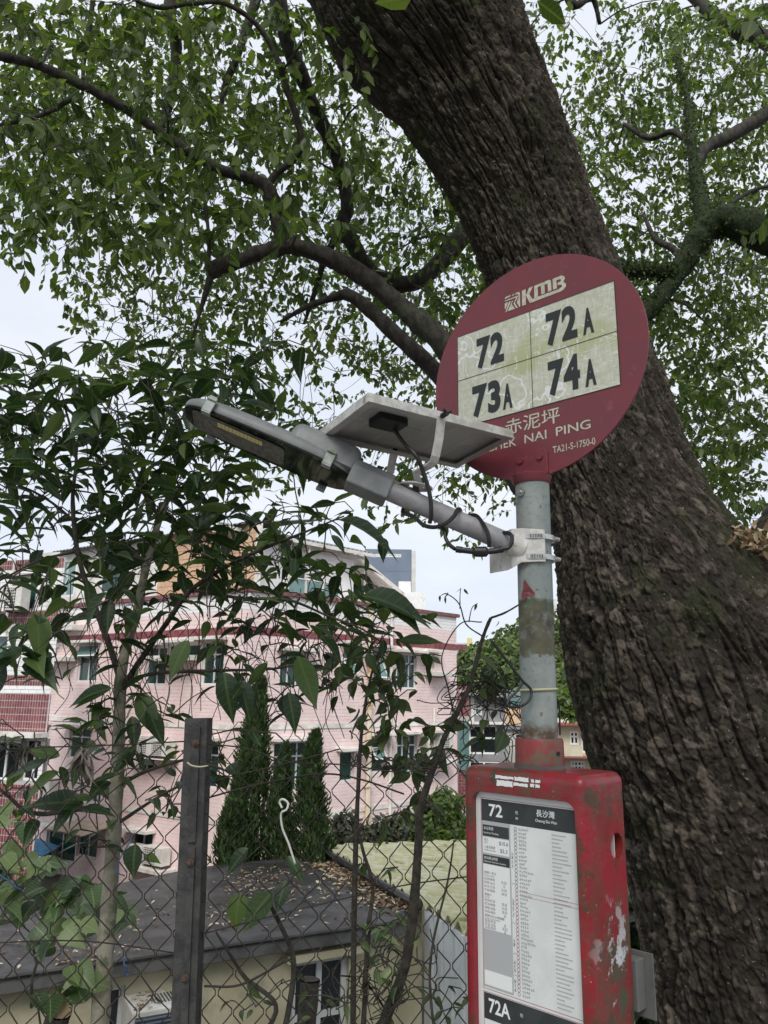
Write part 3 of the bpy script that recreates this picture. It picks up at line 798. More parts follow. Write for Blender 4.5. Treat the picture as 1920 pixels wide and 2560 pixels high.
# ------------------------------------------------------------------ houses to the right, towers far off
def block(name, label, cat, x0, x1, ytop, Y, depth, m_, base=-5.0, ybot=None):
    A_, B_ = at(x0, 1740, Y), at(x1, 1740, Y)
    ztop = at((x0 + x1) / 2, ytop, Y)[2]
    t = thing(name, label, cat, ((A_[0] + B_[0]) / 2, Y, base))
    f = Face(A_, B_)
    return t, f, ztop
def plain_block(t, f, z0, z1, depth, m_, holes=(), name='wall'):
    g = MB(); wall_grid(g, f, z0, z1, list(holes), .15)
    fr = f.fr
    g.add([fr(0, 0, z0), fr(0, -depth, z0), fr(0, -depth, z1), fr(0, 0, z1), fr(f.len, 0, z0), fr(f.len, -depth, z0), fr(f.len, -depth, z1), fr(f.len, 0, z1)],
          [(0, 1, 2, 3), (4, 7, 6, 5), (1, 5, 6, 2), (3, 2, 6, 7)])
    return g.build(name, m_, t, fix=False)
t, f, zt = block('grey_house', 'small grey house with white framed window right of the pink block', 'house', 1165, 1262, 1742, 40, 8, None)
hh = [f.rect(1186, 1758, 1206, 1788), f.rect(1172, 1812, 1245, 1886), f.rect(1172, 1902, 1250, 1960)]
plain_block(t, f, -5, zt, 8, M['grey_wall'], hh)
for h, c, gm in zip(hh, (1, 2, 2), ('glass_pale', 'glass_dark', 'glass_dark')): window(f, h, t, c, .45, 'win_frame_white', gm, .08, .09)
b = MB(); fbox(b, f.fr, -.3, f.len + .6, -8, .7, zt, zt + .22); b.build('roof', M['roof_grey'], t)
u, _ = f.fr.hit(1181, 1800); b = MB(); b.tube([f.fr(u, .12, f.rect(0, 1806, 0, 1806)[2]), f.fr(u, .12, zt)], .09, 8); b.build('drainpipe', M['white_paint'], t)
b = MB(); r_ = f.rect(1142, 1803, 1262, 1811); fbox(b, f.fr, r_[0], r_[1], .02, .5, r_[2], r_[3]); b.build('ledge', M['white_paint'], t)
t, f, zt = block('terrace_house', 'pale house with orange and teal roof terrace behind the bus stop pole', 'house', 1243, 1345, 1812, 46, 8, None)
plain_block(t, f, -5, zt, 8, M['concrete_pale'])
b = MB(); fbox(b, f.fr, .2, f.len - .3, -.3, -.2, zt, zt + 1.1); b.build('parapet', M['tile_orange'], t)
b = MB(); fbox(b, f.fr, .3, 1.6, -.2, -.15, zt + 1.0, zt + 2.0); b.build('screen', M['glass_pale'], t)
b = MB(); fbox(b, f.fr, -.1, f.len, -8, .25, zt - .25, zt - .02); b.build('slab_edge', M['grey_wall'], t)
t, f, zt = block('beige_house', 'beige house with red trim and balcony glimpsed between pole and tree trunk', 'house', 1385, 1560, 1806, 42, 8, None)
hh = [f.rect(1424, 1828, 1448, 1862), f.rect(1452, 1832, 1476, 1882), f.rect(1427, 1902, 1464, 1934)]
plain_block(t, f, -5, zt, 8, M['beige_wall'], hh)
for h, c in zip(hh, (2, 2, 4)): window(f, h, t, c, .4, 'win_frame_white', 'glass_dark', .06, .09)
for y0, y1 in ((1806, 1814), (1888, 1894)):
    b = MB(); r_ = f.rect(1390, y0, 1560, y1); fbox(b, f.fr, 0, f.len, .002, .9, r_[2], r_[3]); b.build('red_trim', M['red_trim'], t)
b = MB(); r_ = f.rect(1395, 1862, 1446, 1888); fbox(b, f.fr, r_[0], r_[1], .01, .9, r_[2], r_[3]); b.build('balcony', M['beige_wall'], t)
b = MB()
for k in range(14): fbox(b, f.fr, 1.0 + k * .3, 1.05 + k * .3, -.1, -.06, zt, zt + 1.05)
fbox(b, f.fr, .9, 5.2, -.11, -.05, zt + 1.05, zt + 1.12); b.build('railing', M['roof_grey'], t)
t, f, zt = block('red_wall_house', 'narrow dark red tiled wall at the right corner of the pink block', 'house', 1144, 1172, 1716, 33, 6, None)
plain_block(t, f, -5, zt, 6, M['grout_grey'])
zz = [f.fr.hit(1150, y)[1] for y in (1716, 1724, 1731, 1790, 1805, 1925, 2020)]
tile_part('red_tile_cladding', M['tile_red'], t, tiles(f, [(zz[1], zz[0]), (zz[3], zz[2]), (zz[6], zz[5])], [], .25, .12))
b = MB(); fbox(b, f.fr, .02, f.len - .02, .01, .04, zz[5], zz[4]); b.build('window_wall', M['glass_pale'], t)

t, f, zt = block('office_tower', 'slate blue tower block rising behind the pink block roof', 'tower block', 905, 1027, 1373, 120, 10, None)
hh = [f.rect(938, 1383, 1003, 1393)]
plain_block(t, f, -5, zt, 10, M['slate'], hh)
wd = window(f, hh[0], t, 6, 0, 'win_frame', 'glass_pale', .1, .25)
b = MB(); fbox(b, f.fr, f.len + .01, f.len + .65, -10, .15, -5, zt - .2); b.build('side_wall', M['concrete_pale'], t)
for k in range(1, 9):
    b = MB(); z = zt - k * 2.0 - 1.5; fbox(b, f.fr, .1, f.len - .1, .003, .03, z, z + .07); b.build('panel_joint', M['slate'], t)
t, f, zt = block('white_tower', 'pale low tower beside the slate blue tower', 'tower block', 985, 1062, 1480, 105, 10, None)
plain_block(t, f, -5, zt, 10, M['tile_white'])
b = MB(); fbox(b, f.fr, .5, 2.2, -4, -1, zt, zt + 1.6); b.build('lift_house', M['tile_white'], t)
t, f, zt = block('yellow_block', 'tiny pale blue and yellow tower block on the skyline above the wooded hill', 'tower block', 1142, 1182, 1607, 260, 12, None)
plain_block(t, f, -5, zt, 12, M['concrete_pale'])
b = MB(); fbox(b, f.fr, f.len * .68, f.len, .02, .4, -5, zt + 1.6); b.build('stair_tower', M['yellow_wall'], t)
for k in range(4):
    b = MB(); z = zt - 1.6 - k * 2.2; fbox(b, f.fr, .3, f.len * .64, .01, .12, z, z + 1.1); b.build('window_strip', M['slate'], t)
t, f, zt = block('slim_tower', 'slim pale tower on the skyline between pole and tree trunk', 'tower block', 1394, 1406, 1512, 250, 8, None)
plain_block(t, f, -5, zt, 8, M['concrete_pale'])
b = MB(); fbox(b, f.fr, .3, f.len - .3, -6, -2, zt, zt + 2); b.build('roof_tank', M['concrete_pale'], t)

# ------------------------------------------------------------------ the low house below the fence
ZR = -1.1
poly = [(-140, 2459), (1040, 2294), (1055, 2267), (843, 2153), (700, 2147), (494, 2168), (308, 2206), (-140, 2290)]
RP = [at_z(x, y, ZR) for x, y in poly]
hs = thing('low_house', 'low cream walled house with a flat dark roof covered in fallen leaves', 'house', (*RP[1][:2], -3.9))
b = MB(); k = len(RP)
b.add([(p[0], p[1], ZR) for p in RP] + [(p[0], p[1], ZR - .02) for p in RP], [tuple(range(k)), tuple(range(2 * k - 1, k - 1, -1))] + [(i, k + i, k + (i + 1) % k, (i + 1) % k) for i in range(k)])
b.build('roof', M['roof_felt'], hs)
e = RP[1] - RP[0]; eL = np.linalg.norm(e[:2]); fE = Face(RP[0], RP[1])
b = MB(); fbox(b, fE.fr, 0, fE.len, -.10, .015, ZR - .17, ZR - .021); b.build('fascia', M['fascia'], hs, bevel=.01)
b = MB(); b.tube([fE.fr(0, .03, ZR - .01), fE.fr(fE.len, .03, ZR - .01)], .022, 6); b.build('roof_edge', M['roof_felt'], hs, smooth=True)
fW = Face(fE.fr(0, -.22, 0), fE.fr(fE.len - .15, -.22, 0))
dr = fW.rect(734, 2395, 870, 2600); dr[2] = -3.7
dl = fW.rect(655, 2408, 755, 2620)
u0, zt_ = fW.fr.hit(732, 2400); u1, _ = fW.fr.hit(872, 2396)
door = [u0, u1, -3.7, zt_ - .02]
acw = fW.rect(262, 2470, 300, 2640)
wl_ = [acw[0], acw[1], -3.0, acw[3]]
g = MB(); wall_grid(g, fW, -4.4, ZR - .17, [door, wl_], .14)
for a, c in ((fW.fr(fW.len, 0, 0), RP[2]), (RP[2], RP[3]), (RP[3], RP[4]), (RP[4], RP[5]), (RP[5], RP[6]), (RP[6], RP[7])):
    g.add([(a[0], a[1], -4.4), (c[0], c[1], -4.4), (c[0], c[1], ZR - .03), (a[0], a[1], ZR - .03)], [(0, 1, 2, 3)])
g.build('wall', M['cream_wall'], hs, fix=False)
window(fW, door, hs, 2, .28, 'win_frame', 'glass_dark', .08, .07)
window(fW, wl_, hs, 1, 0, 'win_frame', 'glass_dark', .08, .05)
b = MB(); fbox(b, fW.fr, door[0] - .12, door[1] + .12, .003, .16, door[3] + .02, door[3] + .11); b.build('lintel', M['cream_wall'], hs, bevel=.01)
r_ = fW.rect(306, 2486, 402, 2575)
t = thing('air_conditioner', 'white topped air conditioner on the cream house wall with dead leaves on it', 'air conditioner', fW.fr((r_[0] + r_[1]) / 2, .1, r_[2]))
b = MB(); fbox(b, fW.fr, r_[0], r_[1], .02, .55, r_[3] - .40, r_[3]); b.build('casing', M['ac_white'], t, bevel=.015)
b = MB(); fbox(b, fW.fr, r_[0] + .03, r_[1] - .03, .552, .562, r_[3] - .37, r_[3] - .05); b.build('grille_backing', M['ac_dark'], t)
s = MB()
for i in range(8): z = r_[3] - .36 + i * .04; fbox(s, fW.fr, r_[0] + .03, r_[1] - .03, .563, .575, z, z + .014)
s.build('grille', M['slate'], t)
s = MB()
for i in range(9): u = r_[0] + .25 + i * .035; fbox(s, fW.fr, u, u + .014, .15, .40, r_[3] + .001, r_[3] + .006)
s.build('vent_slots', M['ac_dark'], t)
LA = Leaves()
for k in range(40):
    P = fW.fr(RNG.uniform(r_[0] + .05, r_[1] - .1), RNG.uniform(.06, .5), r_[3] + .008 + RNG.uniform(0, .012)); v = rvec(); v[2] *= .2
    LA.add(P, v, np.array([0, 0, 1]) + .3 * rvec(), RNG.uniform(.04, .08), 1)
tag(LA.build(LT_SMALL, M['leaf_dead'], None, 'leaf_litter'), 'brown dead leaves lying on top of the white air conditioner', 'dead leaves')

# annex: yellowed corrugated roof and ribbed white sheet wall
an = thing('annex_shed', 'shed with mossy yellow corrugated roof and ribbed white sheet wall beside the low house', 'shed', (*RP[2][:2], -3.9))
ZA = -.98
Q4 = at_z(1058, 2259, ZA); Q1 = at_z(806, 2117, ZA); Q3 = at_z(1175, 2336, ZA)
e1 = unit(Q3 - Q4); e2 = Q1 - Q4; L2 = np.linalg.norm(e2); e2 = e2 / L2
er = unit(at_z(1150, 2228, ZA) - at_z(900, 2200, ZA))         # ribs run across
ev = np.array([-er[1], er[0], 0]); ev = ev if ev @ e2 > 0 else -ev
QP = [Q4, Q1, at_z(1330, 2098, ZA), at_z(1330, 2432, ZA)]
PV = [((p - Q4) @ er, (p - Q4) @ ev) for p in QP]
def span(v):
    xs = []
    for (x0, y0), (x1, y1) in zip(PV, PV[1:] + PV[:1]):
        if (y0 - v) * (y1 - v) < 0: xs.append(x0 + (x1 - x0) * (v - y0) / (y1 - y0))
    return (min(xs), max(xs)) if len(xs) >= 2 else None
v0_, v1_ = min(p[1] for p in PV), max(p[1] for p in PV)
PIT = .20; V, F = [], []; prev = None; v = v0_ + .004
while v < v1_ - .004:
    sp_ = span(v); z = .05 * math.sin(v / PIT * 2 * math.pi)
    k0 = len(V)
    for dz in (0, -.012):
        for x_ in sp_: V.append(Q4 + er * x_ + ev * v + np.array([0, 0, z + dz]))
    if prev is not None: F += [(prev, prev + 1, k0 + 1, k0), (prev + 2, k0 + 2, k0 + 3, prev + 3), (prev, k0, k0 + 2, prev + 2), (prev + 1, prev + 3, k0 + 3, k0 + 1)]
    prev = k0; v += PIT / 14
np_obj('roof', np.array(V), np.array(F), M['roof_yellow'], an, smooth=False)
ms = MB(); v = (math.floor(v0_ / PIT) + .75) * PIT    # moss and dirt lying in the valleys of the sheet
while v < v1_:
    sp_ = span(v)
    if sp_:
        us_ = np.linspace(sp_[0] + .05, sp_[1] - .05, 26)
        for a_, c_ in zip(us_[:-1], us_[1:]):
            if RNG.random() < .86:
                w0, w1 = RNG.uniform(.035, .06, 2); p0, p1 = Q4 + ev * v + er * a_, Q4 + ev * v + er * c_; k0 = np.array([0, 0, -.036])
                ms.add([p0 - ev * w0 + k0, p1 - ev * w1 + k0, p1 + ev * w1 + k0, p0 + ev * w0 + k0], [(0, 1, 2, 3)])
    v += PIT
ms.build('moss', M['moss_strip'], an, fix=False)['kind'] = 'stuff'
b = MB(); b.tube([Q4 + np.array([-.06, 0, -.02]), Q1 + np.array([-.06, 0, -.02])], .05, 6); b.build('roof_edge', M['roof_felt'], an)
fA = Frame(Q4[0], Q4[1], math.atan2(e1[1], e1[0]))
for i in range(16):                              # ribbed sheets standing side by side
    u = i * .30; b = MB(); fbox(b, fA, u + .004, u + .25, -.03, -.015, -4.0, ZA - .06); fbox(b, fA, u + .25, u + .296, -.03, .02, -4.0, ZA - .06)
    b.build('wall_sheet', M['sheet_white'], an)
b = MB(); 
u_, z_ = fA.hit(1092, 2487); 
b.tube([fA(.9, .06, -2.05), fA(4.5, .06, -2.15)], .04, 6); b.build('drainpipe', M['glass_pale'], an, smooth=True)
# litter on the roofs
LL = Leaves()
def scatter(n, f, l0, l1):
    for _ in range(n):
        p = f(); v = rvec(); v[2] *= .25
        LL.add(p + np.array([0, 0, .012 + RNG.uniform(0, .025)]), v, np.array([0, 0, 1]) + .45 * rvec(), RNG.uniform(l0, l1), 1.05)
def on_roof(x0, x1, y0, y1):
    return lambda: at_z(RNG.uniform(x0, x1), RNG.uniform(y0, y1), ZR)
pA, pB = at_z(840, 2160, ZR), at_z(1050, 2278, ZR)
def gutter():
    s = RNG.random(); return pA + (pB - pA) * s + np.array([-abs(RNG.normal(0, .28)), RNG.normal(0, .12), 0])
scatter(700, gutter, .06, .14)
for a in ((560, 900, 2160, 2260, 240), (300, 700, 2200, 2330, 170), (560, 720, 2170, 2230, 160), (0, 360, 2300, 2420, 170), (130, 270, 2370, 2412, 60), (380, 1000, 2230, 2330, 160)):
    def f_(a=a):
        for _ in range(40):
            x, y = RNG.uniform(a[0], a[1]), RNG.uniform(a[2], a[3])
            if y < 2440 - .136 * x and y > 2290 - .18 * x and y > 2152 + max(0, (x - 843)) * .55: return at_z(x, y, ZR)
        return at_z(400, 2300, ZR)
    scatter(int(a[4] * .9), f_, .03, .085)
tag(LL.build(LT_SMALL, M['leaf_dead'], None, 'leaf_litter'), 'pale and brown fallen leaves scattered over the dark flat roof', 'dead leaves', kind='stuff')

# ------------------------------------------------------------------ cypresses and bushes below
def cypress(px, tip, base, halfw, Y, label, n):
    top, bot = at(px, tip, Y), at(px, base, Y); H = top[2] - bot[2]; Rm = halfw * mpp(Y) * .86
    t = thing('cypress_tree', label, 'cypress', (top[0], Y, bot[2] - 1.5), 'cypress trees in front of the pink block')
    tb = Tubes(); tb.add(smooth_path([(top[0], Y, bot[2] - 2.2), (top[0] + .05, Y, bot[2] + H * .5), tuple(top)], 5), np.linspace(.09, .01, 11), 6)
    tb.build('trunk', M['bark_dark'], t)
    L = Leaves()
    lob = RNG.uniform(0, 6.28, 5)
    for k in range(int(n * 1.7)):
        s = RNG.random() ** .8; z = bot[2] - .25 * H + (H * 1.25) * s
        prof = (1 - s) ** .75 * (.25 + .75 * min(1, (s + .15) * 2.2)) + .012
        an_ = RNG.uniform(0, 6.283); lump = 1 + .28 * math.sin(an_ * 3 + lob[0] + s * 9) * math.sin(s * 17 + lob[1]) + .15 * math.sin(an_ * 5 + s * 23 + lob[2])
        r = Rm * prof * lump * RNG.uniform(.55, 1.05)
        o = np.array([math.cos(an_), math.sin(an_), 0])
        p = np.array([top[0] + .04 * math.sin(s * 7), Y, z]) + o * r
        L.add(p, unit(o * .45 + np.array([0, 0, 1.0]) + .45 * rvec()), o + .4 * rvec(), RNG.uniform(.06, .16), RNG.uniform(.7, 1.2))
    o = L.build(LT_SPRAY, M['leaf_cypress'], t, 'crown')
for a in ((650, 1700, 2170, 92, 14.5, 'tallest cypress with a needle tip in front of the pink block', 5200),
          (786, 1835, 2150, 66, 14.0, 'right cypress of the row beside the big green window', 3600),
          (712, 1868, 2160, 52, 14.2, 'middle cypress in the gap between the tallest and the right one', 2400),
          (608, 1885, 2180, 48, 14.1, 'short left cypress against the side of the tallest one', 2200),
          (574, 2010, 2190, 40, 13.6, 'lowest cypress at the foot of the row near the fence post', 1500)): cypress(*a)
def bush(name, label, spots, Y, n, l, m_, tm=LT_SMALL, hide=1.6):
    c = at(*spots[0][:2], Y); t = thing(name, label, 'bush', (c[0], Y, -4))
    L = Leaves(); tb = Tubes()
    tot = sum(s[2] * s[3] for s in spots)
    for x, y, rx, ry in spots:
        c = at(x, y, Y); a, h = rx * mpp(Y), ry * mpp(Y)
        for j in range(7): tb.add(smooth_path([c + np.array([RNG.normal(0, .1), .2, -hide]), c + np.array([RNG.normal(0, .3), .1, -h * .4]), c + np.array([RNG.normal(0, a * .5), RNG.normal(0, .3), h * .5])], 4), np.linspace(.025, .006, 9), 4)
        for k in range(int(n * rx * ry / tot)):
            v = rvec(); v *= RNG.uniform(.45, 1.0) ** .5 * RNG.uniform(.8, 1.12)
            L.add(c + v * np.array([a, a * .7, h]), rvec() + np.array([0, 0, -.25]), v * .7 + np.array([0, 0, .5]) + .5 * rvec(), l * RNG.uniform(.6, 1.25), RNG.uniform(.9, 1.2))
    tb.build('stems', M['twig'], t)['kind'] = 'stuff'
    L.build(tm, m_, t, 'foliage')
bush('leafy_bush', 'bright green leafy bush between the yellow roof and the red sign box', [(1110, 2015, 50, 40), (1060, 2060, 60, 34), (1140, 2070, 50, 40), (1000, 2098, 50, 24), (1090, 2115, 100, 55)], 16, 3400, .17, M['leaf_bush'])
bush('grey_bush', 'dull grey green bush behind the yellow corrugated roof', [(920, 2090, 60, 32), (862, 2070, 34, 40), (980, 2070, 44, 30), (900, 2128, 110, 36)], 15, 2600, .13, M['leaf_dull'])
bush('edge_bush', 'dark leafy bush in the gap between red sign box and tree trunk', [(1600, 2380, 40, 110), (1630, 2520, 40, 60)], 5.2, 260, .22, M['leaf_sapling'], LT_BIG, .8)
bush('lower_bush', 'yellow green bush low beside the red collar in front of the beige house', [(1412, 1755, 26, 30), (1400, 1945, 12, 18), (1425, 1775, 18, 20)], 36, 420, .4, M['leaf_bush'], hide=.3)

# ------------------------------------------------------------------ big leaved creeper on the low roof, weeds by the fence
def plant(name, label, cat, rows, x0, y0, cell, per, Y0, Y1, leaf, m_, tm, base_px, wid=1.0, parts=0, droop=.35, stemm='twig', fold=None):
    c = at(*base_px, (Y0 + Y1) / 2); t = thing(name, label, cat, (c[0], c[1], max(c[2] - .6, -4)))
    L = Leaves(); tb = Tubes()
    pts = grid_points(rows, x0, y0, cell, per)
    tg = [at(x, y, RNG.uniform(Y0, Y1)) for x, y in pts]
    base = [c + np.array([RNG.normal(0, .02), RNG.normal(0, .02), -.5 + .1 * k]) for k in range(6)]
    tb.add(np.array(base), np.linspace(.012, .008, 6), 6)
    if tg: grow(base, [.010] * 6, tg, tb, 6, .2, .0018)
    for p in tg:
        o = unit(np.array([RNG.normal(), -.35 + RNG.normal() * .6, 0]))
        L.add(p, o + np.array([0, 0, -droop * RNG.uniform(0, 2)]), np.array([0, -.45, .8]) + .55 * rvec(), leaf * RNG.uniform(.6, 1.25), wid * RNG.uniform(.85, 1.15))
    tb.build('stems', M[stemm], t)['kind'] = 'stuff'
    L.build(tm, M[m_], t, 'foliage', parts)
    return t
plant('creeper', 'pale heart leaved creeper spilling over the left end of the dark roof', 'climbing plant',
      ['33......', '44......', '543.....', '6554....', '45566431', '34666541', '.4565431', '..222...'], -20, 2010, 45, .85, 5.6, 6.6, .16, 'leaf_creeper', LT_HEART, (90, 2330), 1.0, 120)
plant('creeper', 'two tufts of pale leaves in front of the cream wall at lower left', 'climbing plant',
      ['..33', '..43', '43..', '34..'], 90, 2410, 36, .5, 2.5, 2.7, .075, 'leaf_creeper', LT_HEART, (120, 2600), 1.05, 40)
plant('weed_tuft', 'tuft of yellow green leaves in front of the cream wall below the thin saplings', 'weeds',
      ['.3541.', '.4652.', '.4552.', '..432.', '..221.', '.12.1.'], 850, 2270, 40, .5, 2.3, 2.6, .05, 'leaf_creeper', LT_BIG, (930, 2620), 1.0, 60)
plant('weed_tuft', 'sparse small leaved weeds along the bottom of the wire mesh', 'weeds',
      ['1....1......1....', '.11...1....11.11.', '112.12.1.111.1122', '2212122112.212232'], 560, 2400, 36, .5, 2.3, 2.7, .04, 'leaf_vine', LT_BIG, (800, 2700), .9, 60)

# ------------------------------------------------------------------ cut stumps
for (x, y, Y, w, lab) in ((150, 2530, 2.55, 52, 'cut off branch stump with pale round end at lower left'), (775, 2450, 2.6, 44, 'dark rotten stump behind the wire mesh by the house door')):
    p = at(x, y, Y); t = thing('tree_stump', lab, 'stump', (p[0] - .05, p[1], 0))
    r_ = w / 2 * mpp(Y); ax = unit(np.array([.35, -.25, 1.0])) if x < 300 else unit(np.array([.05, 0, 1.0]))
    pts = [p - ax * 1.0, p - ax * .5, p - ax * .1, p]
    b = MB(); V, F = tube_np(smooth_path(pts, 4), np.full(13, r_), 12, .05); b.add(V, F.tolist()); b.build('trunk', M['bark_dark'] if x > 300 else M['bark_limb'], t, smooth=True)
    T_, N_, B_ = frames(np.array(pts)); b = MB(); k = 12
    b.add([p + ax * .003 + (N_[-1] * math.cos(a) + B_[-1] * math.sin(a)) * r_ * RNG.uniform(.85, 1.0) for a in np.arange(k) * 2 * math.pi / k], [tuple(range(k))]); b.build('cut_face', M['cut_wood'] if x < 300 else M['bark_dark'], t)

# ------------------------------------------------------------------ chain link fence
FY = lambda x: 2.10 + .02 * x
fn = thing('chain_link_fence', 'rusty chain link fence on an angle iron post', 'fence', (-.48, 2.1, 0))
xs0, xs1 = -1.34, .42
aw, hh_ = .038, .0435
def ztop(x):
    px = 960 + x / 2.12 * FPX
    return float(np.interp(px, [-300, 0, 300, 500, 560, 700, 850, 1000, 1160, 1400], [1.47, 1.468, 1.472, 1.476, 1.45, 1.425, 1.422, 1.412, 1.43, 1.43])) 
ph = RNG.uniform(0, 6.28, 8)
def warp(x, z):
    s = np.interp(x, [-.47, -.2, .1], [.35, 1.0, 1.2])
    dx = .012 * s * np.sin(3.1 * z + 5 * x + ph[0]) + .006 * np.sin(9 * z + 7 * x + ph[1])
    dz = .016 * s * np.sin(4 * x + ph[2]) * np.cos(2.2 * z + ph[3]) + .005 * np.sin(13 * x + ph[4])
    dy = .02 * np.sin(5 * x + ph[5]) * np.sin(3 * z + ph[6])
    return dx, dy, dz
nw = int((xs1 - xs0) / aw)
for i in range(nw):
    x0 = xs0 + i * aw; P = []
    zt = ztop(x0 + aw / 2) + RNG.uniform(-.006, .012)
    k0 = 0; K = int((zt - .06) / hh_)
    for k in range(K + 1):
        # rows are counted down from one common height so neighbouring wires hook into each other
        z = 1.46 - k * hh_
        side = (k + i) % 2
        x = x0 + side * aw + (.0022 if side else -.0022)
        sag = zt - 1.46
        dx, dy, dz = warp(x0 + side * aw, z)
        P.append((x + dx + RNG.normal(0, .0008), FY(x) + dy + (.004 if side == i % 2 else -.004), z + dz + sag * math.exp(-k / 9.0)))
    if RNG.random() < .8:                        # barb at the top
        a = P[0]; P = [(a[0] + RNG.normal(0, .012), a[1] + RNG.normal(0, .008), a[2] + RNG.uniform(.008, .03))] + P
    P = np.array(P)
    Q = [P[0]]
    for a, c in zip(P[:-1], P[1:]): Q += [a + (c - a) * .12, a + (c - a) * .88]
    Q.append(P[-1])
    V, F = tube_np(np.array(Q), .00165, 5)
    np_obj('wire', V, F, M['rust_wire'], fn, smooth=True)
def lwire(pts, name='tension_wire', r=.0018, k=6, m_='rust_wire', par=None):
    P = smooth_path([at(x, y, Y) for x, y, Y in pts], k); V, F = tube_np(P, r, 5); return np_obj(name, V, F, M[m_], fn if par is None else par, smooth=True)
lwire([(-80, 1878, 2.1), (120, 1868, 2.09), (300, 1862, 2.1), (470, 1853, 2.08)])
lwire([(505, 1858, 2.09), (620, 1872, 2.1), (720, 1904, 2.1), (860, 1912, 2.11), (1000, 1930, 2.11), (1100, 1918, 2.12), (1165, 1886, 2.12)])
lwire([(505, 1962, 2.09), (600, 1935, 2.09), (720, 1908, 2.1), (850, 1872, 2.1)])
lwire([(-80, 2360, 2.1), (200, 2352, 2.1), (460, 2385, 2.09)]); lwire([(505, 2335, 2.09), (760, 2270, 2.1), (1000, 2215, 2.1), (1180, 2190, 2.1)])
lwire([(500, 2000, 2.09), (640, 1962, 2.12), (800, 1935, 2.13), (900, 1948, 2.12), (1010, 1985, 2.12)], r=.0025)
lwire([(510, 2465, 2.09), (600, 2462, 2.1), (700, 2410, 2.1), (730, 2395, 2.1)], r=.003)
lwire([(500, 1905, 2.06), (560, 1925, 2.05), (585, 1938, 2.0)], r=.0025)
for k in range(16):                              # tangled strand ends along the top near the sign box
    x = RNG.uniform(880, 1160); y = np.interp(x, [880, 1000, 1160], [1915, 1925, 1885]); P = [(x, y, 2.12)]
    for j in range(5): x += RNG.uniform(-5, 34); y += RNG.normal(0, 13); P.append((min(x, 1190), y, 2.12 + RNG.normal(0, .012)))
    lwire(P, 'tangled_strand', .0016)
# angle iron post with a strip bolted on
Tp, Bp = at(491, 1795, 2.08), at(455, 2620, 2.06); Bp = Bp + (Bp - Tp) * .45
ax = unit(Tp - Bp); sx = unit(np.cross(ax, np.array([0, 1.0, 0]))) * -1; sx = sx if sx[0] > 0 else -sx; sy = np.cross(ax, sx); sy = sy if sy[1] > 0 else -sy
H = np.linalg.norm(Tp - Bp); Cc = (Tp + Bp) / 2
b = MB(); b.box(Cc, (.0295, .003, H / 2), sx, sy, ax); b.box(Cc + sx * .0265 + sy * .0335, (.003, .03, H / 2), sx, sy, ax); b.build('post', M['post'], fn, bevel=.0015)
o1 = (at(497, 1832, 2.07) - Tp) @ ax
for a, c, name in ((-.022, -.30, 'stretcher_bar'), (-.312, -1.05, 'stretcher_bar')):
    m0 = Tp + ax * ((a + c) / 2) - sy * .009 + sx * .004; b = MB(); b.box(m0, (.0095, .0028, (a - c) / 2), sx, sy, ax); b.build(name, M['post'], fn, bevel=.001)
for d_ in (.062, .345, .60):
    p = Tp - ax * d_ - sy * .0122 + sx * .004
    b = MB(); b.tube([p, p - sy * .006], [.0095, .0095], 6); b.tube([p - sy * .0061, p - sy * .013], [.0055, .0045], 8); b.build('bolt', M['bolt'], fn)
# end post hidden behind the sign box
b = MB(); b.box((.40, 2.16, .74), (.03, .03, .76)); b.build('post', M['post'], fn)
# pale tie on the post, rags, ties, wires hanging in the mesh
p = [(468, 1906, 2.055), (480, 1914, 2.052), (500, 1917, 2.052), (522, 1914, 2.06)]
def strand(name, label, cat, pts, r, m_, k=7, n=6):
    c = at(*pts[0]); P = smooth_path([at(*q) for q in pts], k); V, F = tube_np(P, r, n)
    kk = len(P); o = np_obj(name, V, [F, np.array([list(range(n - 1, -1, -1)), list(range((kk - 1) * n, kk * n))])], M[m_], None, smooth=True)
    return tag(o, label, cat)
strand('cable_tie', 'pale cable tie wrapped round the bolted strip on the fence post', 'cable tie', p, .0022, 'zip_pale')
strand('plastic_strap', 'white hooked plastic strap hanging in the wire mesh before the cypresses', 'strap',
       [(705, 2020, 2.06), (699, 2004, 2.06), (708, 1998, 2.05), (720, 2008, 2.05), (716, 2024, 2.05), (703, 2034, 2.06), (706, 2070, 2.07), (722, 2110, 2.08), (738, 2160, 2.09)], .0028, 'plastic_white')
strand('rope', 'thin blue rope end tied to the mesh beside the sapling trunk', 'rope', [(332, 2085, 2.07), (322, 2110, 2.06), (306, 2135, 2.06), (292, 2165, 2.06), (296, 2182, 2.06), (312, 2190, 2.06)], .0016, 'rope_blue')
strand('rope', 'frayed blue rope knot hanging below the first on the sapling trunk', 'rope', [(316, 2393, 2.06), (310, 2410, 2.05), (318, 2418, 2.05), (314, 2432, 2.06), (322, 2440, 2.06)], .0022, 'rope_blue')
strand('rope', 'dark blue rope at the left edge of the wire mesh', 'rope', [(-10, 2180, 2.07), (12, 2196, 2.06), (26, 2204, 2.06), (40, 2218, 2.06), (58, 2226, 2.07)], .002, 'rope_blue')
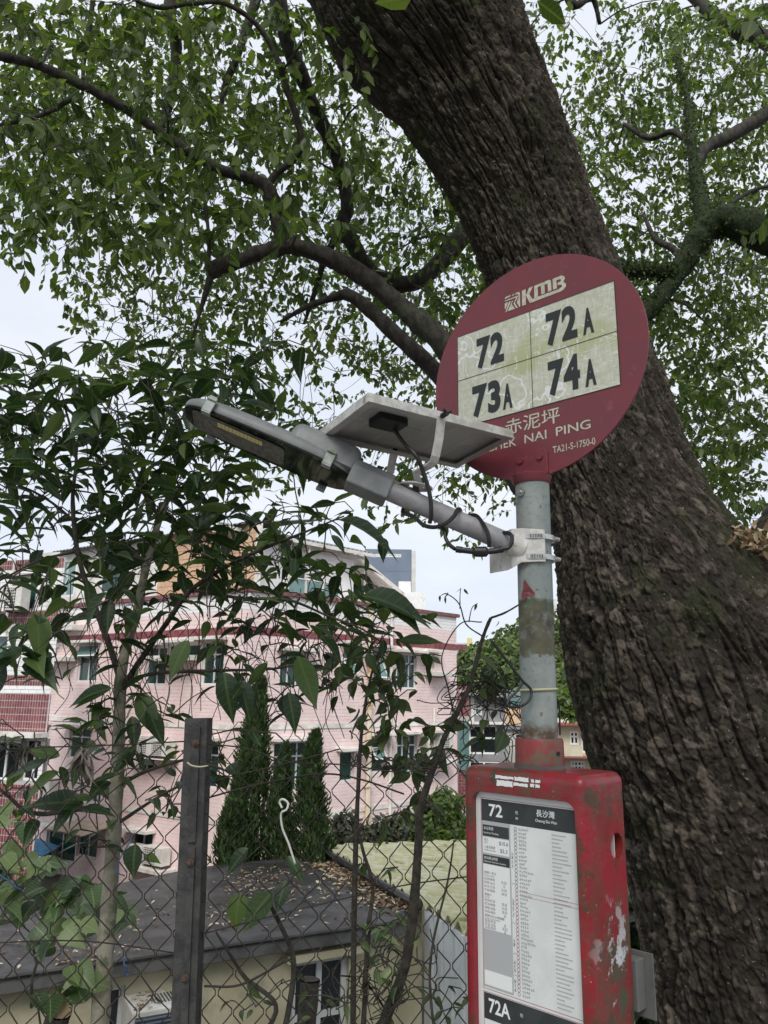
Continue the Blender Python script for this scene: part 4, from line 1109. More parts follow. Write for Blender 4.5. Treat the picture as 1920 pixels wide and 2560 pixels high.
# withered leaf bundles caught in the top of the mesh
for (x, y, s, lab) in ((212, 1880, 1.0, 'withered brown leaf bundle caught on the top of the mesh'), (62, 1868, .5, 'small black withered leaf hooked on the mesh at left')):
    L = Leaves(); c = at(x, y, 2.06)
    for k in range(int(26 * s)): 
        v = unit(np.array([RNG.normal(0, .5), RNG.normal(0, .4), -1.0])); L.add(c + rvec() * .014 * s, v, rvec(), RNG.uniform(.03, .085) * s ** .5, .35)
    tag(L.build(LT_BIG, M['dry'] if s == 1 else M['bark_dark'], None, 'withered_leaf', kind=None), lab, 'dead leaf')

# ------------------------------------------------------------------ noise on arrays
def h2(i, j, s): 
    v = np.sin(i * 127.1 + j * 311.7 + s * 74.7) * 43758.5453
    return v - np.floor(v)
def vnoise(x, y, per, s=0):
    i, j = np.floor(x), np.floor(y); f, g = x - i, y - j; f = f * f * (3 - 2 * f); g = g * g * (3 - 2 * g)
    w = (lambda a: np.mod(a, per)) if per else (lambda a: a)
    a, b, c, d = h2(w(i), j, s), h2(w(i + 1), j, s), h2(w(i), j + 1, s), h2(w(i + 1), j + 1, s)
    return (a * (1 - f) + b * f) * (1 - g) + (c * (1 - f) + d * f) * g
def worley(x, y, per, s=0):
    i, j = np.floor(x), np.floor(y); F1 = np.full(x.shape, 9.0); F2 = F1.copy(); C = np.zeros_like(x)
    for a in (-1, 0, 1):
        for b in (-1, 0, 1):
            ii, jj = i + a, j + b; im = np.mod(ii, per)
            px, py = ii + h2(im, jj, s + 1), jj + h2(im, jj, s + 2)
            d = np.hypot(x - px, y - py); n = d < F1
            F2 = np.where(n, F1, np.minimum(F2, d)); C = np.where(n, h2(im, jj, s + 3), C); F1 = np.where(n, d, F1)
    return F1, F2, C
def sst(a, b, x): t = np.clip((x - a) / (b - a), 0, 1); return t * t * (3 - 2 * t)

def bark_mat(name, a, b_, c, moss):
    m = bpy.data.materials.new(name); m.use_nodes = True
    N, L = m.node_tree.nodes, m.node_tree.links; bs = N['Principled BSDF']; bs.inputs['Roughness'].default_value = .88
    bs.inputs['Specular IOR Level'].default_value = .3
    t = N.new('ShaderNodeTexCoord'); at_ = N.new('ShaderNodeAttribute'); at_.attribute_name = 'plate'
    def noise(s, d=5):
        n = N.new('ShaderNodeTexNoise'); n.inputs['Scale'].default_value = s; n.inputs['Detail'].default_value = d; n.inputs['Roughness'].default_value = .65; L.new(t.outputs['Object'], n.inputs['Vector']); return n.outputs['Fac']
    cr = N.new('ShaderNodeValToRGB'); e = cr.color_ramp.elements; e[0].color = (*a, 1); e[1].color = (*c, 1); k = e.new(.6); k.color = (*b_, 1)
    mx = N.new('ShaderNodeMath'); mx.operation = 'MULTIPLY_ADD'; L.new(noise(26), mx.inputs[0]); mx.inputs[1].default_value = 1.1; 
    sb = N.new('ShaderNodeMath'); sb.operation = 'MULTIPLY_ADD'; L.new(at_.outputs['Fac'], sb.inputs[0]); sb.inputs[1].default_value = 1.15; sb.inputs[2].default_value = -.62
    L.new(sb.outputs[0], mx.inputs[2]); L.new(mx.outputs[0], cr.inputs['Fac'])
    def mixn(col, s, lo, hi, c2, d=5):
        r = N.new('ShaderNodeMapRange'); r.inputs[1].default_value = lo; r.inputs[2].default_value = hi; L.new(noise(s, d), r.inputs[0])
        x = N.new('ShaderNodeMix'); x.data_type = 'RGBA'; L.new(r.outputs[0], x.inputs[0]); L.new(col, x.inputs[6]); x.inputs[7].default_value = (*c2, 1); return x.outputs[2]
    col = mixn(cr.outputs['Color'], 2.1, .53, .68, moss); col = mixn(col, 1.1, .56, .75, (a[0] * .8, a[1] * .75, a[2] * .75)); col = mixn(col, 75, .68, .74, (.30, .27, .22), 2)
    L.new(col, bs.inputs['Base Color'])
    bp = N.new('ShaderNodeBump'); bp.inputs['Strength'].default_value = .8; bp.inputs['Distance'].default_value = .006; L.new(noise(95, 6), bp.inputs['Height']); L.new(bp.outputs[0], bs.inputs['Normal'])
    return m
M['bark'] = bark_mat('bark', (.0165, .0135, .011), (.044, .036, .028), (.135, .113, .090), (.034, .043, .015))

# ------------------------------------------------------------------ the great leaning tree
tree = thing('camphor_tree', 'huge leaning tree with deeply fissured brown bark and a leafy crown over the bus stop', 'tree', (2.2, 3.4, 0))
def big_tube(name, sil, Y, ncirc, nlen, wy=.92, knots=(), depth=.027, mnoise=.02):
    """silhouette rows: (row px, left px, right px) -> horizontal elliptical slices, bark plates cut in"""
    C, RX = [], []
    for py, l, r in sil:
        a, c = at(l, py, Y), at(r, py, Y); C.append((a + c) / 2); RX.append((c[0] - a[0]) / 2)
    C = smooth_path(np.array(C), 8); RX = np.interp(np.linspace(0, len(RX) - 1, len(C)), np.arange(len(RX)), RX)
    S = np.concatenate([[0], np.cumsum(np.linalg.norm(np.diff(C, axis=0), axis=1))]); s = np.linspace(0, S[-1], nlen)
    C = np.stack([np.interp(s, S, C[:, k]) for k in range(3)], 1); RX = np.interp(s, S, RX)
    k_ = int(ncirc * .8)                                # more of the mesh on the side that shows
    th = np.concatenate([np.linspace(rad(-205), rad(25), k_, endpoint=False), np.linspace(rad(25), rad(155), ncirc - k_, endpoint=False)]); SS, TH = np.meshgrid(s, th, indexing='ij')
    circ = 2 * np.pi * RX.mean(); U = TH / (2 * np.pi) * circ
    def wrapn(fx, fy, sd):
        per = max(1, round(circ * fx)); return vnoise(U * per / circ, SS * fy, per, sd)
    wu = (wrapn(5, 2.5, 3) - .5) * .05 + (wrapn(20, 9, 4) - .5) * .018; ws = (wrapn(8, 5, 5) - .5) * .06
    def wor(fx, fy, sd):
        per = round(circ * fx); return worley((U + wu) * per / circ, (SS + ws) * fy, per, sd)
    A1, A2, col_ = wor(15, 1.5, 10)                      # long vertical ridges
    B1, B2, plate = wor(23, 14, 14)                      # plates across them
    G1, G2, pl2 = wor(46, 36, 20)                        # small flakes
    patch = sst(.30, .60, wrapn(2.0, 1.1, 7))
    tooth = .03 * (wrapn(90, 60, 33) - .5)
    fiss = 1 - sst(.03, .17, A2 - A1 + tooth)
    Dp = -depth * fiss * (.12 + .88 * sst(.28, .62, wrapn(2.6, 1.4, 9)))
    Dp = Dp - .008 * (1 - sst(.0, .09, B2 - B1 + tooth)) - .004 * (1 - sst(0, .16, G2 - G1))
    Dp = Dp + .012 * (plate - .5) + .011 * (pl2 - .5) * (1.25 - .5 * patch) + .006 * (col_ - .5)
    Dp = Dp + .006 * (wrapn(80, 55, 31) - .5) + .004 * (wrapn(170, 130, 32) - .5) + mnoise * 2 * (wrapn(3, 1.2, 40) - .5)
    ox, oy = np.cos(TH), np.sin(TH) * wy
    P = C[:, None] + np.stack([RX[:, None] * ox, RX[:, None] * oy, 0 * ox], -1)
    nrm = unit(np.stack([np.cos(TH), np.sin(TH) / wy, 0 * TH], -1))
    for kx, ky, kr, kd in knots:
        q = ray(kx, ky); w = P - CAM; tt = w @ (q / np.linalg.norm(q)); d = np.linalg.norm(w - tt[..., None] * (q / np.linalg.norm(q)), axis=-1)
        fr_ = (nrm @ q) < 0; rr = kr * mpp(Y)
        Dp = Dp + fr_ * kd * (np.exp(-(d / rr) ** 2) - 1.0 * np.exp(-((d / rr - 1.25) / .35) ** 2) * .22)
    P = P + nrm * Dp[..., None]
    i = np.arange(nlen - 1)[:, None] * ncirc; j = np.arange(ncirc)[None]; j2 = (j + 1) % ncirc
    F = np.stack([i + j, i + j2, i + ncirc + j2, i + ncirc + j], -1).reshape(-1, 4)
    return np_obj(name, P.reshape(-1, 3), F, M['bark'], tree, {'plate': plate.ravel() * .45 + pl2.ravel() * .4 + col_.ravel() * .15}, smooth=True)
sil = [(-560, 500, 1180), (-380, 560, 1215), (-200, 655, 1245), (-80, 745, 1268), (0, 782, 1286), (130, 838, 1325), (250, 968, 1364), (380, 1060, 1420), (520, 1148, 1474), (660, 1206, 1532), (800, 1254, 1582), (950, 1296, 1645),
       (1100, 1338, 1695), (1250, 1374, 1775), (1400, 1390, 1900), (1550, 1400, 2010), (1700, 1420, 2100), (1900, 1474, 2190), (2100, 1548, 2260), (2300, 1608, 2320), (2560, 1652, 2400), (3000, 1690, 2480), (3600, 1690, 2520)]
big_tube('trunk', sil, 3.45, 660, 1300, knots=[(1120, 150, 56, -.07), (1335, 365, 26, -.05), (1185, 250, 24, -.03), (1000, 250, 30, .03), (1640, 1330, 40, .03), (1730, 1600, 50, -.04), (1560, 1130, 30, .02)])
sil2 = [(700, 2330, 2640), (850, 2260, 2560), (1000, 2150, 2520), (1150, 2030, 2480), (1280, 1925, 2440), (1400, 1860, 2420), (1550, 1850, 2420), (1750, 1900, 2440), (2000, 1950, 2460)]
big_tube('second_stem', sil2, 3.55, 260, 360)
# leaf litter held in the fork
LF = Leaves()
for k in range(420):
    q_ = RNG.random(); p = at(1835 + 190 * q_, 1318 + RNG.uniform(0, 1) * (40 + 90 * q_), RNG.uniform(2.98, 3.25)); v = rvec()
    LF.add(p, v, np.array([0, -.5, .7]) + .7 * rvec(), RNG.uniform(.025, .052), 1.1)
tag(LF.build(LT_SMALL, M['leaf_dead'], None, 'leaf_litter'), 'brown dead leaves lodged in the fork of the huge tree at the right edge', 'dead leaves', kind='stuff')

NODES, NR = [], []
def branch(pts, m='bark_limb', n=10, node=True, name='branch', k=8):
    S, R_ = limb(None, pts, n, k, name, M[m], tree)
    if node:
        for p, r in zip(S[::2], R_[::2]): NODES.append(p); NR.append(r)
    return S, R_
branch([(1390, 1150, 3.4, 150), (1300, 1050, 3.45, 96), (1210, 960, 3.5, 72), (1130, 880, 3.5, 62), (1060, 815, 3.5, 58), (1000, 765, 3.5, 54), (930, 706, 3.5, 52), (860, 662, 3.5, 52), (790, 632, 3.5, 50), (720, 617, 3.5, 46), (650, 632, 3.5, 40), (590, 655, 3.5, 40), (545, 668, 3.5, 42), (522, 684, 3.5, 40)], n=14)
branch([(728, 622, 3.5, 46), (702, 585, 3.48, 44), (690, 535, 3.46, 41), (672, 475, 3.42, 38), (640, 450, 3.4, 34), (600, 438, 3.38, 32), (545, 422, 3.34, 30), (480, 385, 3.28, 30), (400, 332, 3.2, 29), (330, 282, 3.14, 28), (250, 236, 3.08, 28), (170, 196, 3.02, 27), (80, 158, 2.96, 27), (0, 140, 2.9, 27), (-120, 110, 2.85, 24), (-260, 60, 2.8, 18)], n=12)
branch([(668, 466, 3.42, 26), (690, 434, 3.4, 21), (728, 405, 3.36, 20), (752, 368, 3.32, 19), (744, 300, 3.28, 18), (716, 222, 3.22, 18), (690, 140, 3.18, 17), (640, 60, 3.12, 16), (560, 8, 3.06, 15), (470, 10, 3.0, 14), (390, 18, 2.95, 13), (300, -20, 2.9, 11), (180, -90, 2.85, 8)], n=8)
branch([(192, 236, 3.05, 16), (130, 276, 3.0, 14), (60, 300, 2.95, 12), (-30, 318, 2.9, 9), (-140, 330, 2.85, 6)], n=7)
branch([(1420, 1330, 3.6, 190), (1330, 1215, 3.62, 120), (1240, 1095, 3.65, 74), (1150, 990, 3.7, 56), (1060, 900, 3.72, 46), (985, 832, 3.75, 42), (925, 775, 3.78, 38), (872, 738, 3.8, 32), (830, 745, 3.82, 22), (765, 768, 3.85, 16), (700, 806, 3.88, 9)], n=12)
branch([(1180, 560, 5.2, 60), (1050, 700, 5.1, 50), (940, 690, 5.05, 44), (885, 615, 5.0, 42), (856, 565, 5.0, 40), (868, 520, 5.0, 40), (856, 440, 5.0, 40), (830, 360, 4.95, 41), (798, 296, 4.9, 42), (760, 205, 4.8, 43), (722, 110, 4.7, 45), (695, 0, 4.6, 46), (680, -130, 4.5, 48)], n=10)
branch([(862, 560, 5.0, 26), (815, 640, 5.05, 20), (790, 720, 5.1, 15), (760, 810, 5.15, 9)], n=7)
branch([(445, -60, 4.7, 44), (424, 30, 4.75, 42), (438, 95, 4.8, 38), (440, 160, 4.85, 34), (426, 240, 4.9, 32), (408, 310, 4.95, 26), (398, 360, 5.0, 14)], n=10)
branch([(660, -60, 4.8, 32), (622, 55, 4.85, 28), (590, 150, 4.9, 24), (566, 205, 4.95, 20), (545, 300, 5.0, 14), (520, 400, 5.1, 9)], n=8)
branch([(240, -60, 4.6, 18), (225, 60, 4.7, 15), (210, 150, 4.8, 13), (206, 240, 4.9, 9)], n=7)
branch([(530, 680, 3.5, 20), (515, 730, 3.5, 16), (500, 780, 3.52, 11), (478, 850, 3.55, 7)], n=7)
branch([(520, 672, 3.5, 14), (522, 600, 3.5, 11), (512, 500, 3.5, 9), (498, 420, 3.52, 6)], n=6)
# limbs on the right, with a coat of moss and small ferny leaves
mossy = []
mossy.append(branch([(1520, 900, 5.2, 70), (1600, 800, 5.1, 50), (1650, 745, 5.05, 52), (1712, 655, 5.0, 62), (1752, 590, 4.95, 72), (1800, 552, 4.9, 80), (1850, 560, 4.85, 88), (1920, 590, 4.8, 98), (2050, 650, 4.7, 110)], 'moss', n=14))
mossy.append(branch([(1500, 690, 5.0, 44), (1560, 674, 5.0, 44), (1625, 676, 5.0, 42), (1690, 682, 5.0, 36)], 'moss', n=10))
mossy.append(branch([(1760, 560, 4.95, 50), (1748, 490, 5.0, 36), (1735, 420, 5.05, 30), (1726, 330, 5.1, 24), (1716, 235, 5.15, 17), (1690, 140, 5.2, 11)], 'moss', n=9))
branch([(1738, 420, 5.05, 22), (1762, 372, 5.2, 34), (1835, 334, 5.3, 38), (1920, 280, 5.4, 42), (2050, 180, 5.5, 48)], n=9)
branch([(1726, 360, 5.1, 14), (1680, 330, 5.2, 20), (1620, 345, 5.3, 16), (1560, 310, 5.4, 10)], n=7)
branch([(1700, -60, 6.5, 40), (1770, 28, 6.4, 46), (1842, 72, 6.3, 48), (1920, 102, 6.2, 50), (2060, 150, 6.1, 52)], n=9)
branch([(1400, -90, 5.6, 22), (1430, 10, 5.6, 26), (1480, -5, 5.7, 18), (1500, 60, 5.8, 11)], n=7)
branch([(1715, 660, 5.0, 24), (1680, 620, 5.1, 18), (1640, 600, 5.2, 14), (1610, 540, 5.3, 10)], n=7)
branch([(1760, 560, 5.0, 18), (1840, 500, 5.2, 13), (1900, 470, 5.3, 10), (1990, 460, 5.4, 6)], n=6)
LM = Leaves()
for S, R_ in mossy:
    for k in range(1000):
        i = RNG.integers(0, len(S) - 1); f = RNG.random(); c = S[i] + (S[i + 1] - S[i]) * f; o = rvec(); tdir = unit(S[i + 1] - S[i]); o = unit(o - tdir * (o @ tdir))
        LM.add(c + o * R_[i] * RNG.uniform(.95, 1.15), unit(o + .6 * rvec() + np.array([0, 0, -.4])), rvec(), RNG.uniform(.012, .034), 1.3)
LM.build(LT_SMALL, M['leaf_vine'], tree, 'limb_ferns')

# crown: foliage density over the picture, placed at several depths
crown_rows = [
 '887788888755533333347888',
 '888888888755533234546888',
 '888888888885333333777888',
 '888888888887533333777788',
 '888888888888753333788878',
 '888888877788875533777888',
 '567777776678888653777788',
 '217777776677888863678887',
 '004555566667777863777778',
 '002445544456677763888888',
 '001334444334556763888888',
 '000333333323455663888888',
 '000002333222344433388887',
 '000000232222333333378888',
 '000000012221233333335776',
 '000000001100133333330455',
 '000000000000013000000133']
L = Leaves(); twigs = Tubes()
pts = grid_points(crown_rows, 0, 0, 80, 3.8)
def crown_depth(x, y):
    if x < 760 and y < 620: return RNG.choice([RNG.uniform(2.7, 3.6), RNG.uniform(3.4, 5.0), RNG.uniform(4.6, 7.0)], p=[.24, .40, .36])
    if x < 760: return RNG.uniform(4.2, 7.4)
    if x < 1300: return RNG.choice([RNG.uniform(3.8, 5.0), RNG.uniform(5.5, 9.5)], p=[.16, .84])
    if y > 950: return RNG.uniform(4.4, 7.5)
    return RNG.uniform(5.2, 8.5)
targets, fol = [], []
_pp = [project(q_) for q_, r_ in zip(NODES, NR) if r_ > .012]; NPX = np.array([q_[0] for q_ in _pp]); NPY = np.array([q_[1] for q_ in _pp])
for x, y in pts:
    Y = crown_depth(x, y)
    if Y < 4.2 and np.min(np.hypot(NPX - x, NPY - y)) < 34 and RNG.random() < .8: continue
    if RNG.random() < (Y / 6.6) ** 1.25 + .1: fol.append((at(x, y, Y), Y))
# crown goes on to both sides; unseen overhead leaves added to shade the foreground
over = []
for k in range(3000):
    p = np.array([RNG.uniform(-6.5, 6.5), RNG.uniform(-5.5, 3.6), RNG.uniform(4.6, 7.6)])
    px, py, z = project(p) if (p - CAM) @ FWD > .1 else (0, -999, 0)
    if py < -60 or px < -150 or px > 2080: over.append(p)
side = [at(x, y, RNG.uniform(3.2, 7)) for x, y in zip(np.concatenate([RNG.uniform(-700, -10, 260), RNG.uniform(1930, 2700, 420)]), RNG.uniform(-300, 620, 680))]
tg = [p for p, Y in fol]
sel = RNG.permutation(len(tg))[:420]
A_, R__ = grow(NODES, NR, [tg[i] for i in sel], twigs, 2.2, .16, .003)
rest = RNG.permutation(len(tg))[:1400]
for i in rest:
    p = tg[i]; dd = np.linalg.norm(A_ - p, axis=1); j = int(np.argmin(dd))
    if .08 < dd[j] < .9: twigs.add(smooth_path([A_[j], (A_[j] + p) / 2 + RNG.normal(0, .04, 3) + np.array([0, 0, .03]), p], 4), np.linspace(.0035, .0015, 9), 3)
for p, Y in fol:
    px, py, _ = project(p)
    big_leaf = .074 if Y < 3.7 else .068
    sprig(L, p, unit(rvec() * np.array([1, 1, .5]) + np.array([0, 0, -.25])), RNG.integers(6, 12), RNG.uniform(.14, .30), big_leaf, .52, .55, .85, twigs)
for p in side: sprig(L, p, rvec(), 7, .3, .10, .46, .5, .85, twigs)
LO = Leaves()
for p in over:
    for q in range(3): LO.add(p + RNG.normal(0, .18, 3), rvec() + np.array([0, 0, -.3]), np.array([0, 0, .7]) + .8 * rvec(), RNG.uniform(.13, .2), 1.25)
# a few sprays hanging right against the trunk top
for x, y, Y in [(800, 60, 3.0), (840, 110, 3.0), (870, 170, 2.95), (815, 150, 3.0), (880, 40, 2.95), (845, 240, 3.0), (905, 215, 3.0), (900, 330, 3.0), (860, 380, 3.1), (830, 300, 3.1), (760, 330, 3.2), (880, 420, 3.2), (940, 380, 3.2)]:
    sprig(L, at(x, y, Y), np.array([RNG.normal(0, .4), -.2, -1]), 9, .26, .085, .46, .7, .7, twigs)
twigs.build('twigs', M['twig'], tree)['kind'] = 'stuff'
L.build(LT_SMALL, M['leaf_camphor'], tree, 'foliage', 300, visible=lambda x, y, z: z > .5)
LO.build(LT_SMALL, M['leaf_camphor'], tree, 'unseen_shade_foliage')

# ------------------------------------------------------------------ the sapling with big dark leaves
sap = thing('sapling', 'pale trunked sapling with large dark pointed leaves growing behind the fence', 'young tree', (*at(250, 2700, 2.6)[:2], -.3))
SN, SR = [], []
def sbranch(pts, m='bark_pale', n=9, name='branch', k=7):
    S, R_ = limb(None, pts, n, k, name, M[m], sap, wob=.04)
    for p, r in zip(S[::2], R_[::2]): SN.append(p); SR.append(r)
sbranch([(238, 3000, 2.6, 40), (248, 2600, 2.6, 38), (262, 2400, 2.6, 37), (276, 2200, 2.6, 34), (290, 2000, 2.6, 31), (297, 1850, 2.6, 29), (300, 1720, 2.6, 30), (306, 1660, 2.6, 25), (322, 1600, 2.62, 23), (345, 1520, 2.64, 22), (358, 1450, 2.66, 21), (372, 1390, 2.68, 20), (395, 1310, 2.7, 17), (430, 1220, 2.72, 13), (470, 1120, 2.74, 10), (520, 1010, 2.76, 6)], n=12, name='trunk')
sbranch([(297, 1685, 2.6, 17), (272, 1610, 2.58, 15), (235, 1510, 2.55, 14), (205, 1425, 2.52, 13), (188, 1340, 2.5, 12), (182, 1240, 2.48, 10), (190, 1130, 2.46, 8), (160, 1010, 2.44, 5)], 'bark_dark')
sbranch([(302, 1730, 2.6, 18), (345, 1660, 2.56, 15), (415, 1560, 2.52, 13), (475, 1478, 2.48, 12), (560, 1420, 2.44, 10), (650, 1375, 2.4, 9), (750, 1335, 2.36, 7), (860, 1290, 2.34, 4)], 'bark_limb')
sbranch([(318, 1700, 2.6, 10), (400, 1682, 2.56, 9), (560, 1676, 2.5, 8), (680, 1672, 2.46, 6), (800, 1650, 2.42, 4)], 'twig', 7)
sbranch([(480, 1474, 2.48, 9), (600, 1495, 2.46, 8), (720, 1500, 2.44, 7), (820, 1540, 2.42, 6), (900, 1570, 2.4, 5), (960, 1610, 2.38, 3)], 'twig', 7)
sbranch([(296, 1965, 2.6, 10), (360, 1930, 2.56, 9), (440, 1905, 2.52, 7), (520, 1885, 2.48, 5)], 'bark_limb', 7)
sbranch([(292, 2060, 2.6, 9), (400, 1990, 2.55, 7), (520, 1930, 2.5, 5)], 'twig', 6)
sbranch([(285, 2032, 2.6, 12), (240, 2020, 2.56, 11), (180, 2025, 2.52, 11), (110, 2035, 2.48, 10), (60, 2024, 2.45, 9), (20, 1990, 2.42, 7), (-40, 1940, 2.4, 5)], 'bark_limb', 8)
sbranch([(330, 1560, 2.62, 9), (300, 1535, 2.58, 8), (240, 1530, 2.55, 6), (190, 1545, 2.52, 4)], 'bark_dark', 6)
sbranch([(182, 1300, 2.5, 8), (120, 1250, 2.46, 6), (40, 1210, 2.42, 5), (-50, 1190, 2.4, 3)], 'twig', 6)
sbranch([(186, 1380, 2.5, 7), (100, 1400, 2.46, 6), (20, 1440, 2.42, 5), (-60, 1470, 2.4, 4)], 'twig', 6)
sbranch([(400, 1300, 2.7, 8), (330, 1180, 2.66, 7), (300, 1080, 2.62, 5), (290, 960, 2.6, 3)], 'twig', 6)
rowsS = [
 '32222123310......',
 '99878888510......',
 '99999998420......',
 '99999997420......',
 '99999998420......',
 '666788887421.....',
 '545577777642.....',
 '3333566777760....',
 '22223345667742...',
 '3211112444444....',
 '21111112425......',
 '1024331113.......',
 '11133122110......',
 '12222232.........',
 '11122310.........',
 '.1.21............']
LS = Leaves(); st = Tubes()
pts = grid_points(rowsS, -40, 845, 80, 2.0)
tgt = [at(x, y, RNG.uniform(2.25, 3.1) if y < 1500 else RNG.uniform(2.3, 2.75)) for x, y in pts]
A_, R_ = grow(SN, SR, tgt[::2], st, 1.2, .14, .0022, .5)
def big_leaf(p, ln, sp=1.0):
    dd = np.linalg.norm(A_ - p, axis=1); j = int(np.argmin(dd)); o = p - A_[j]; o[2] *= .4
    d = unit(unit(o + 1e-4) * .5 + np.array([RNG.normal(0, .8), RNG.normal(0, .7), -RNG.uniform(-.25, .6)]))
    LS.add(p, d, np.array([0, 0, 1]) + .6 * rvec() * sp, ln, RNG.uniform(.72, 1.02))
    if dd[j] > .02 and dd[j] < .5: st.add(smooth_path([A_[j], (A_[j] + p) / 2 + np.array([0, 0, .015]), p], 3), np.linspace(.0022, .0012, 7), 4)
for p in tgt: big_leaf(p, RNG.uniform(.064, .136) * (.78 if project(p)[1] > 1560 else 1))
# hanging cluster at the left edge, and single leaves that stand out
for k in range(16): big_leaf(at(RNG.uniform(-20, 120), RNG.uniform(1520, 1660), RNG.uniform(1.95, 2.2)), RNG.uniform(.10, .15))
def lf(x0, y0, x1, y1, Y, w=1.0, up=(0, -.6, .8)):
    a, c = at(x0, y0, Y), at(x1, y1, Y - .03); LS.add(a, c - a, np.array(up) + .25 * rvec(), float(np.linalg.norm(c - a)), w)
for q in ((560, 890, 480, 872, 2.4), (510, 895, 490, 830, 2.4), (105, 905, 150, 820, 2.5), (40, 905, 0, 885, 2.5), (130, 930, 55, 938, 2.45), (600, 1010, 695, 1005, 2.35), (640, 1040, 668, 1010, 2.4), (845, 1300, 1010, 1338, 2.25), (960, 1345, 955, 1400, 2.3),
          (245, 1545, 158, 1535, 2.4), (905, 1490, 1085, 1518, 2.2), (960, 1510, 1068, 1560, 2.2), (1000, 1600, 1110, 1595, 2.25), (745, 1640, 800, 1770, 2.3), (800, 1590, 870, 1640, 2.3), (540, 1410, 440, 1400, 2.35), (270, 1480, 190, 1560, 2.3),
          (470, 1600, 420, 1700, 2.4), (560, 1680, 590, 1800, 2.35), (600, 1700, 635, 1790, 2.35), (720, 1730, 745, 1830, 2.3), (280, 1720, 165, 1755, 2.45), (350, 1730, 400, 1840, 2.5), (370, 1770, 420, 1860, 2.5), (330, 1790, 340, 1870, 2.5),
          (150, 1890, 60, 1870, 2.2), (190, 1900, 260, 1850, 2.2), (150, 1930, 40, 1990, 2.2), (120, 1900, 10, 1940, 2.2), (210, 2010, 60, 1990, 2.3), (180, 2020, 120, 2085, 2.3), (200, 2030, 280, 2010, 2.3), (230, 2000, 165, 1985, 2.3), (340, 2110, 320, 2195, 2.35, 1.5), (360, 2140, 400, 2150, 2.4),
          (620, 2120, 560, 2180, 2.2), (680, 2230, 600, 2330, 2.2, 1.3), (600, 2230, 590, 2330, 2.25, 1.4), (715, 2200, 690, 2285, 2.25), (720, 2140, 760, 2200, 2.3)): lf(*q)
for k in range(70):      # fine dry runners hanging among the branches
    x, y = RNG.uniform(180, 900), RNG.uniform(1450, 1620); P = []
    for j in range(5): P.append(at(x, y, 2.5)); x += RNG.normal(0, 26); y += RNG.uniform(20, 95)
    st.add(smooth_path(P, 5), .0014, 3)
st.build('twigs', M['twig'], sap)['kind'] = 'stuff'
LS.build(LT_BIG, M['leaf_sapling'], sap, 'foliage', 300)

# ------------------------------------------------------------------ thin saplings and climbers by the sign box
vin = thing('climbing_plant', 'thin dark stemmed climber rising from the mesh beside the red sign box', 'climbing plant', (*at(940, 2800, 2.4)[:2], 0))
SN, SR = [], []
def vb(pts, m='bark_dark', n=7, name='stem'):
    S, R_ = limb(None, pts, n, 7, name, M[m], vin, wob=.05)
    for p, r in zip(S[::2], R_[::2]): SN.append(p); SR.append(r)
vb([(930, 2700, 2.42, 30), (962, 2555, 2.4, 27), (990, 2480, 2.38, 25), (1014, 2408, 2.36, 24), (1034, 2270, 2.34, 22), (1046, 2110, 2.32, 20), (1052, 2020, 2.31, 18), (1082, 1924, 2.3, 16), (1108, 1852, 2.29, 14), (1141, 1785, 2.28, 13), (1175, 1712, 2.27, 12), (1196, 1632, 2.26, 10), (1212, 1580, 2.26, 9), (1227, 1545, 2.26, 8)], n=9)
vb([(1227, 1545, 2.26, 6), (1262, 1532, 2.26, 5), (1300, 1510, 2.26, 4), (1330, 1490, 2.28, 3)], n=5)
vb([(880, 2700, 2.45, 16), (883, 2555, 2.44, 14), (885, 2300, 2.42, 13), (890, 2100, 2.4, 12), (896, 1960, 2.38, 10), (905, 1820, 2.36, 8), (925, 1700, 2.35, 6), (950, 1620, 2.34, 4)])
vb([(905, 2700, 2.42, 13), (910, 2540, 2.41, 12), (921, 2324, 2.4, 11), (932, 2218, 2.39, 9), (908, 2128, 2.38, 8), (890, 2050, 2.37, 5)])
vb([(700, 2640, 2.3, 13), (735, 2420, 2.3, 13), (700, 2310, 2.28, 10), (655, 2230, 2.26, 7)], 'bark_limb')
vb([(560, 2700, 2.3, 11), (690, 2530, 2.3, 10), (610, 2440, 2.3, 8), (540, 2330, 2.28, 5)], 'bark_limb')
vb([(1100, 2700, 2.2, 7), (1075, 2420, 2.2, 6), (1120, 2200, 2.2, 5), (1135, 2100, 2.2, 3)], 'twig', 5)
vb([(1175, 1722, 2.27, 6), (1215, 1700, 2.27, 5), (1260, 1740, 2.27, 4), (1290, 1790, 2.27, 3)], 'twig', 5)
vb([(1140, 1800, 2.28, 5), (1120, 1720, 2.28, 4), (1105, 1640, 2.3, 3), (1150, 1560, 2.3, 3), (1205, 1555, 2.3, 3)], 'twig', 5)
vb([(1205, 1590, 2.26, 4), (1165, 1560, 2.26, 4), (1148, 1510, 2.26, 3), (1118, 1485, 2.26, 3), (1103, 1488, 2.26, 2)], 'twig', 5)
vb([(1150, 1522, 2.26, 3), (1150, 1490, 2.26, 2), (1152, 1470, 2.26, 2)], 'twig', 4)
vb([(1172, 1555, 2.26, 3), (1180, 1520, 2.26, 2), (1194, 1508, 2.26, 2)], 'twig', 4)
LV = Leaves(); tv = Tubes()
rowsV = ['..21......', '.4531.....', '.56531..1.', '.46641.11.', '.35652.21.', '.245431...', '..13443...', '...2332...', '....12....', '....11....', '...121....', '..........', '..11......', '..........']
tgt = [at(x, y, RNG.uniform(2.25, 2.5)) for x, y in grid_points(rowsV, 790, 1520, 52, .95)]
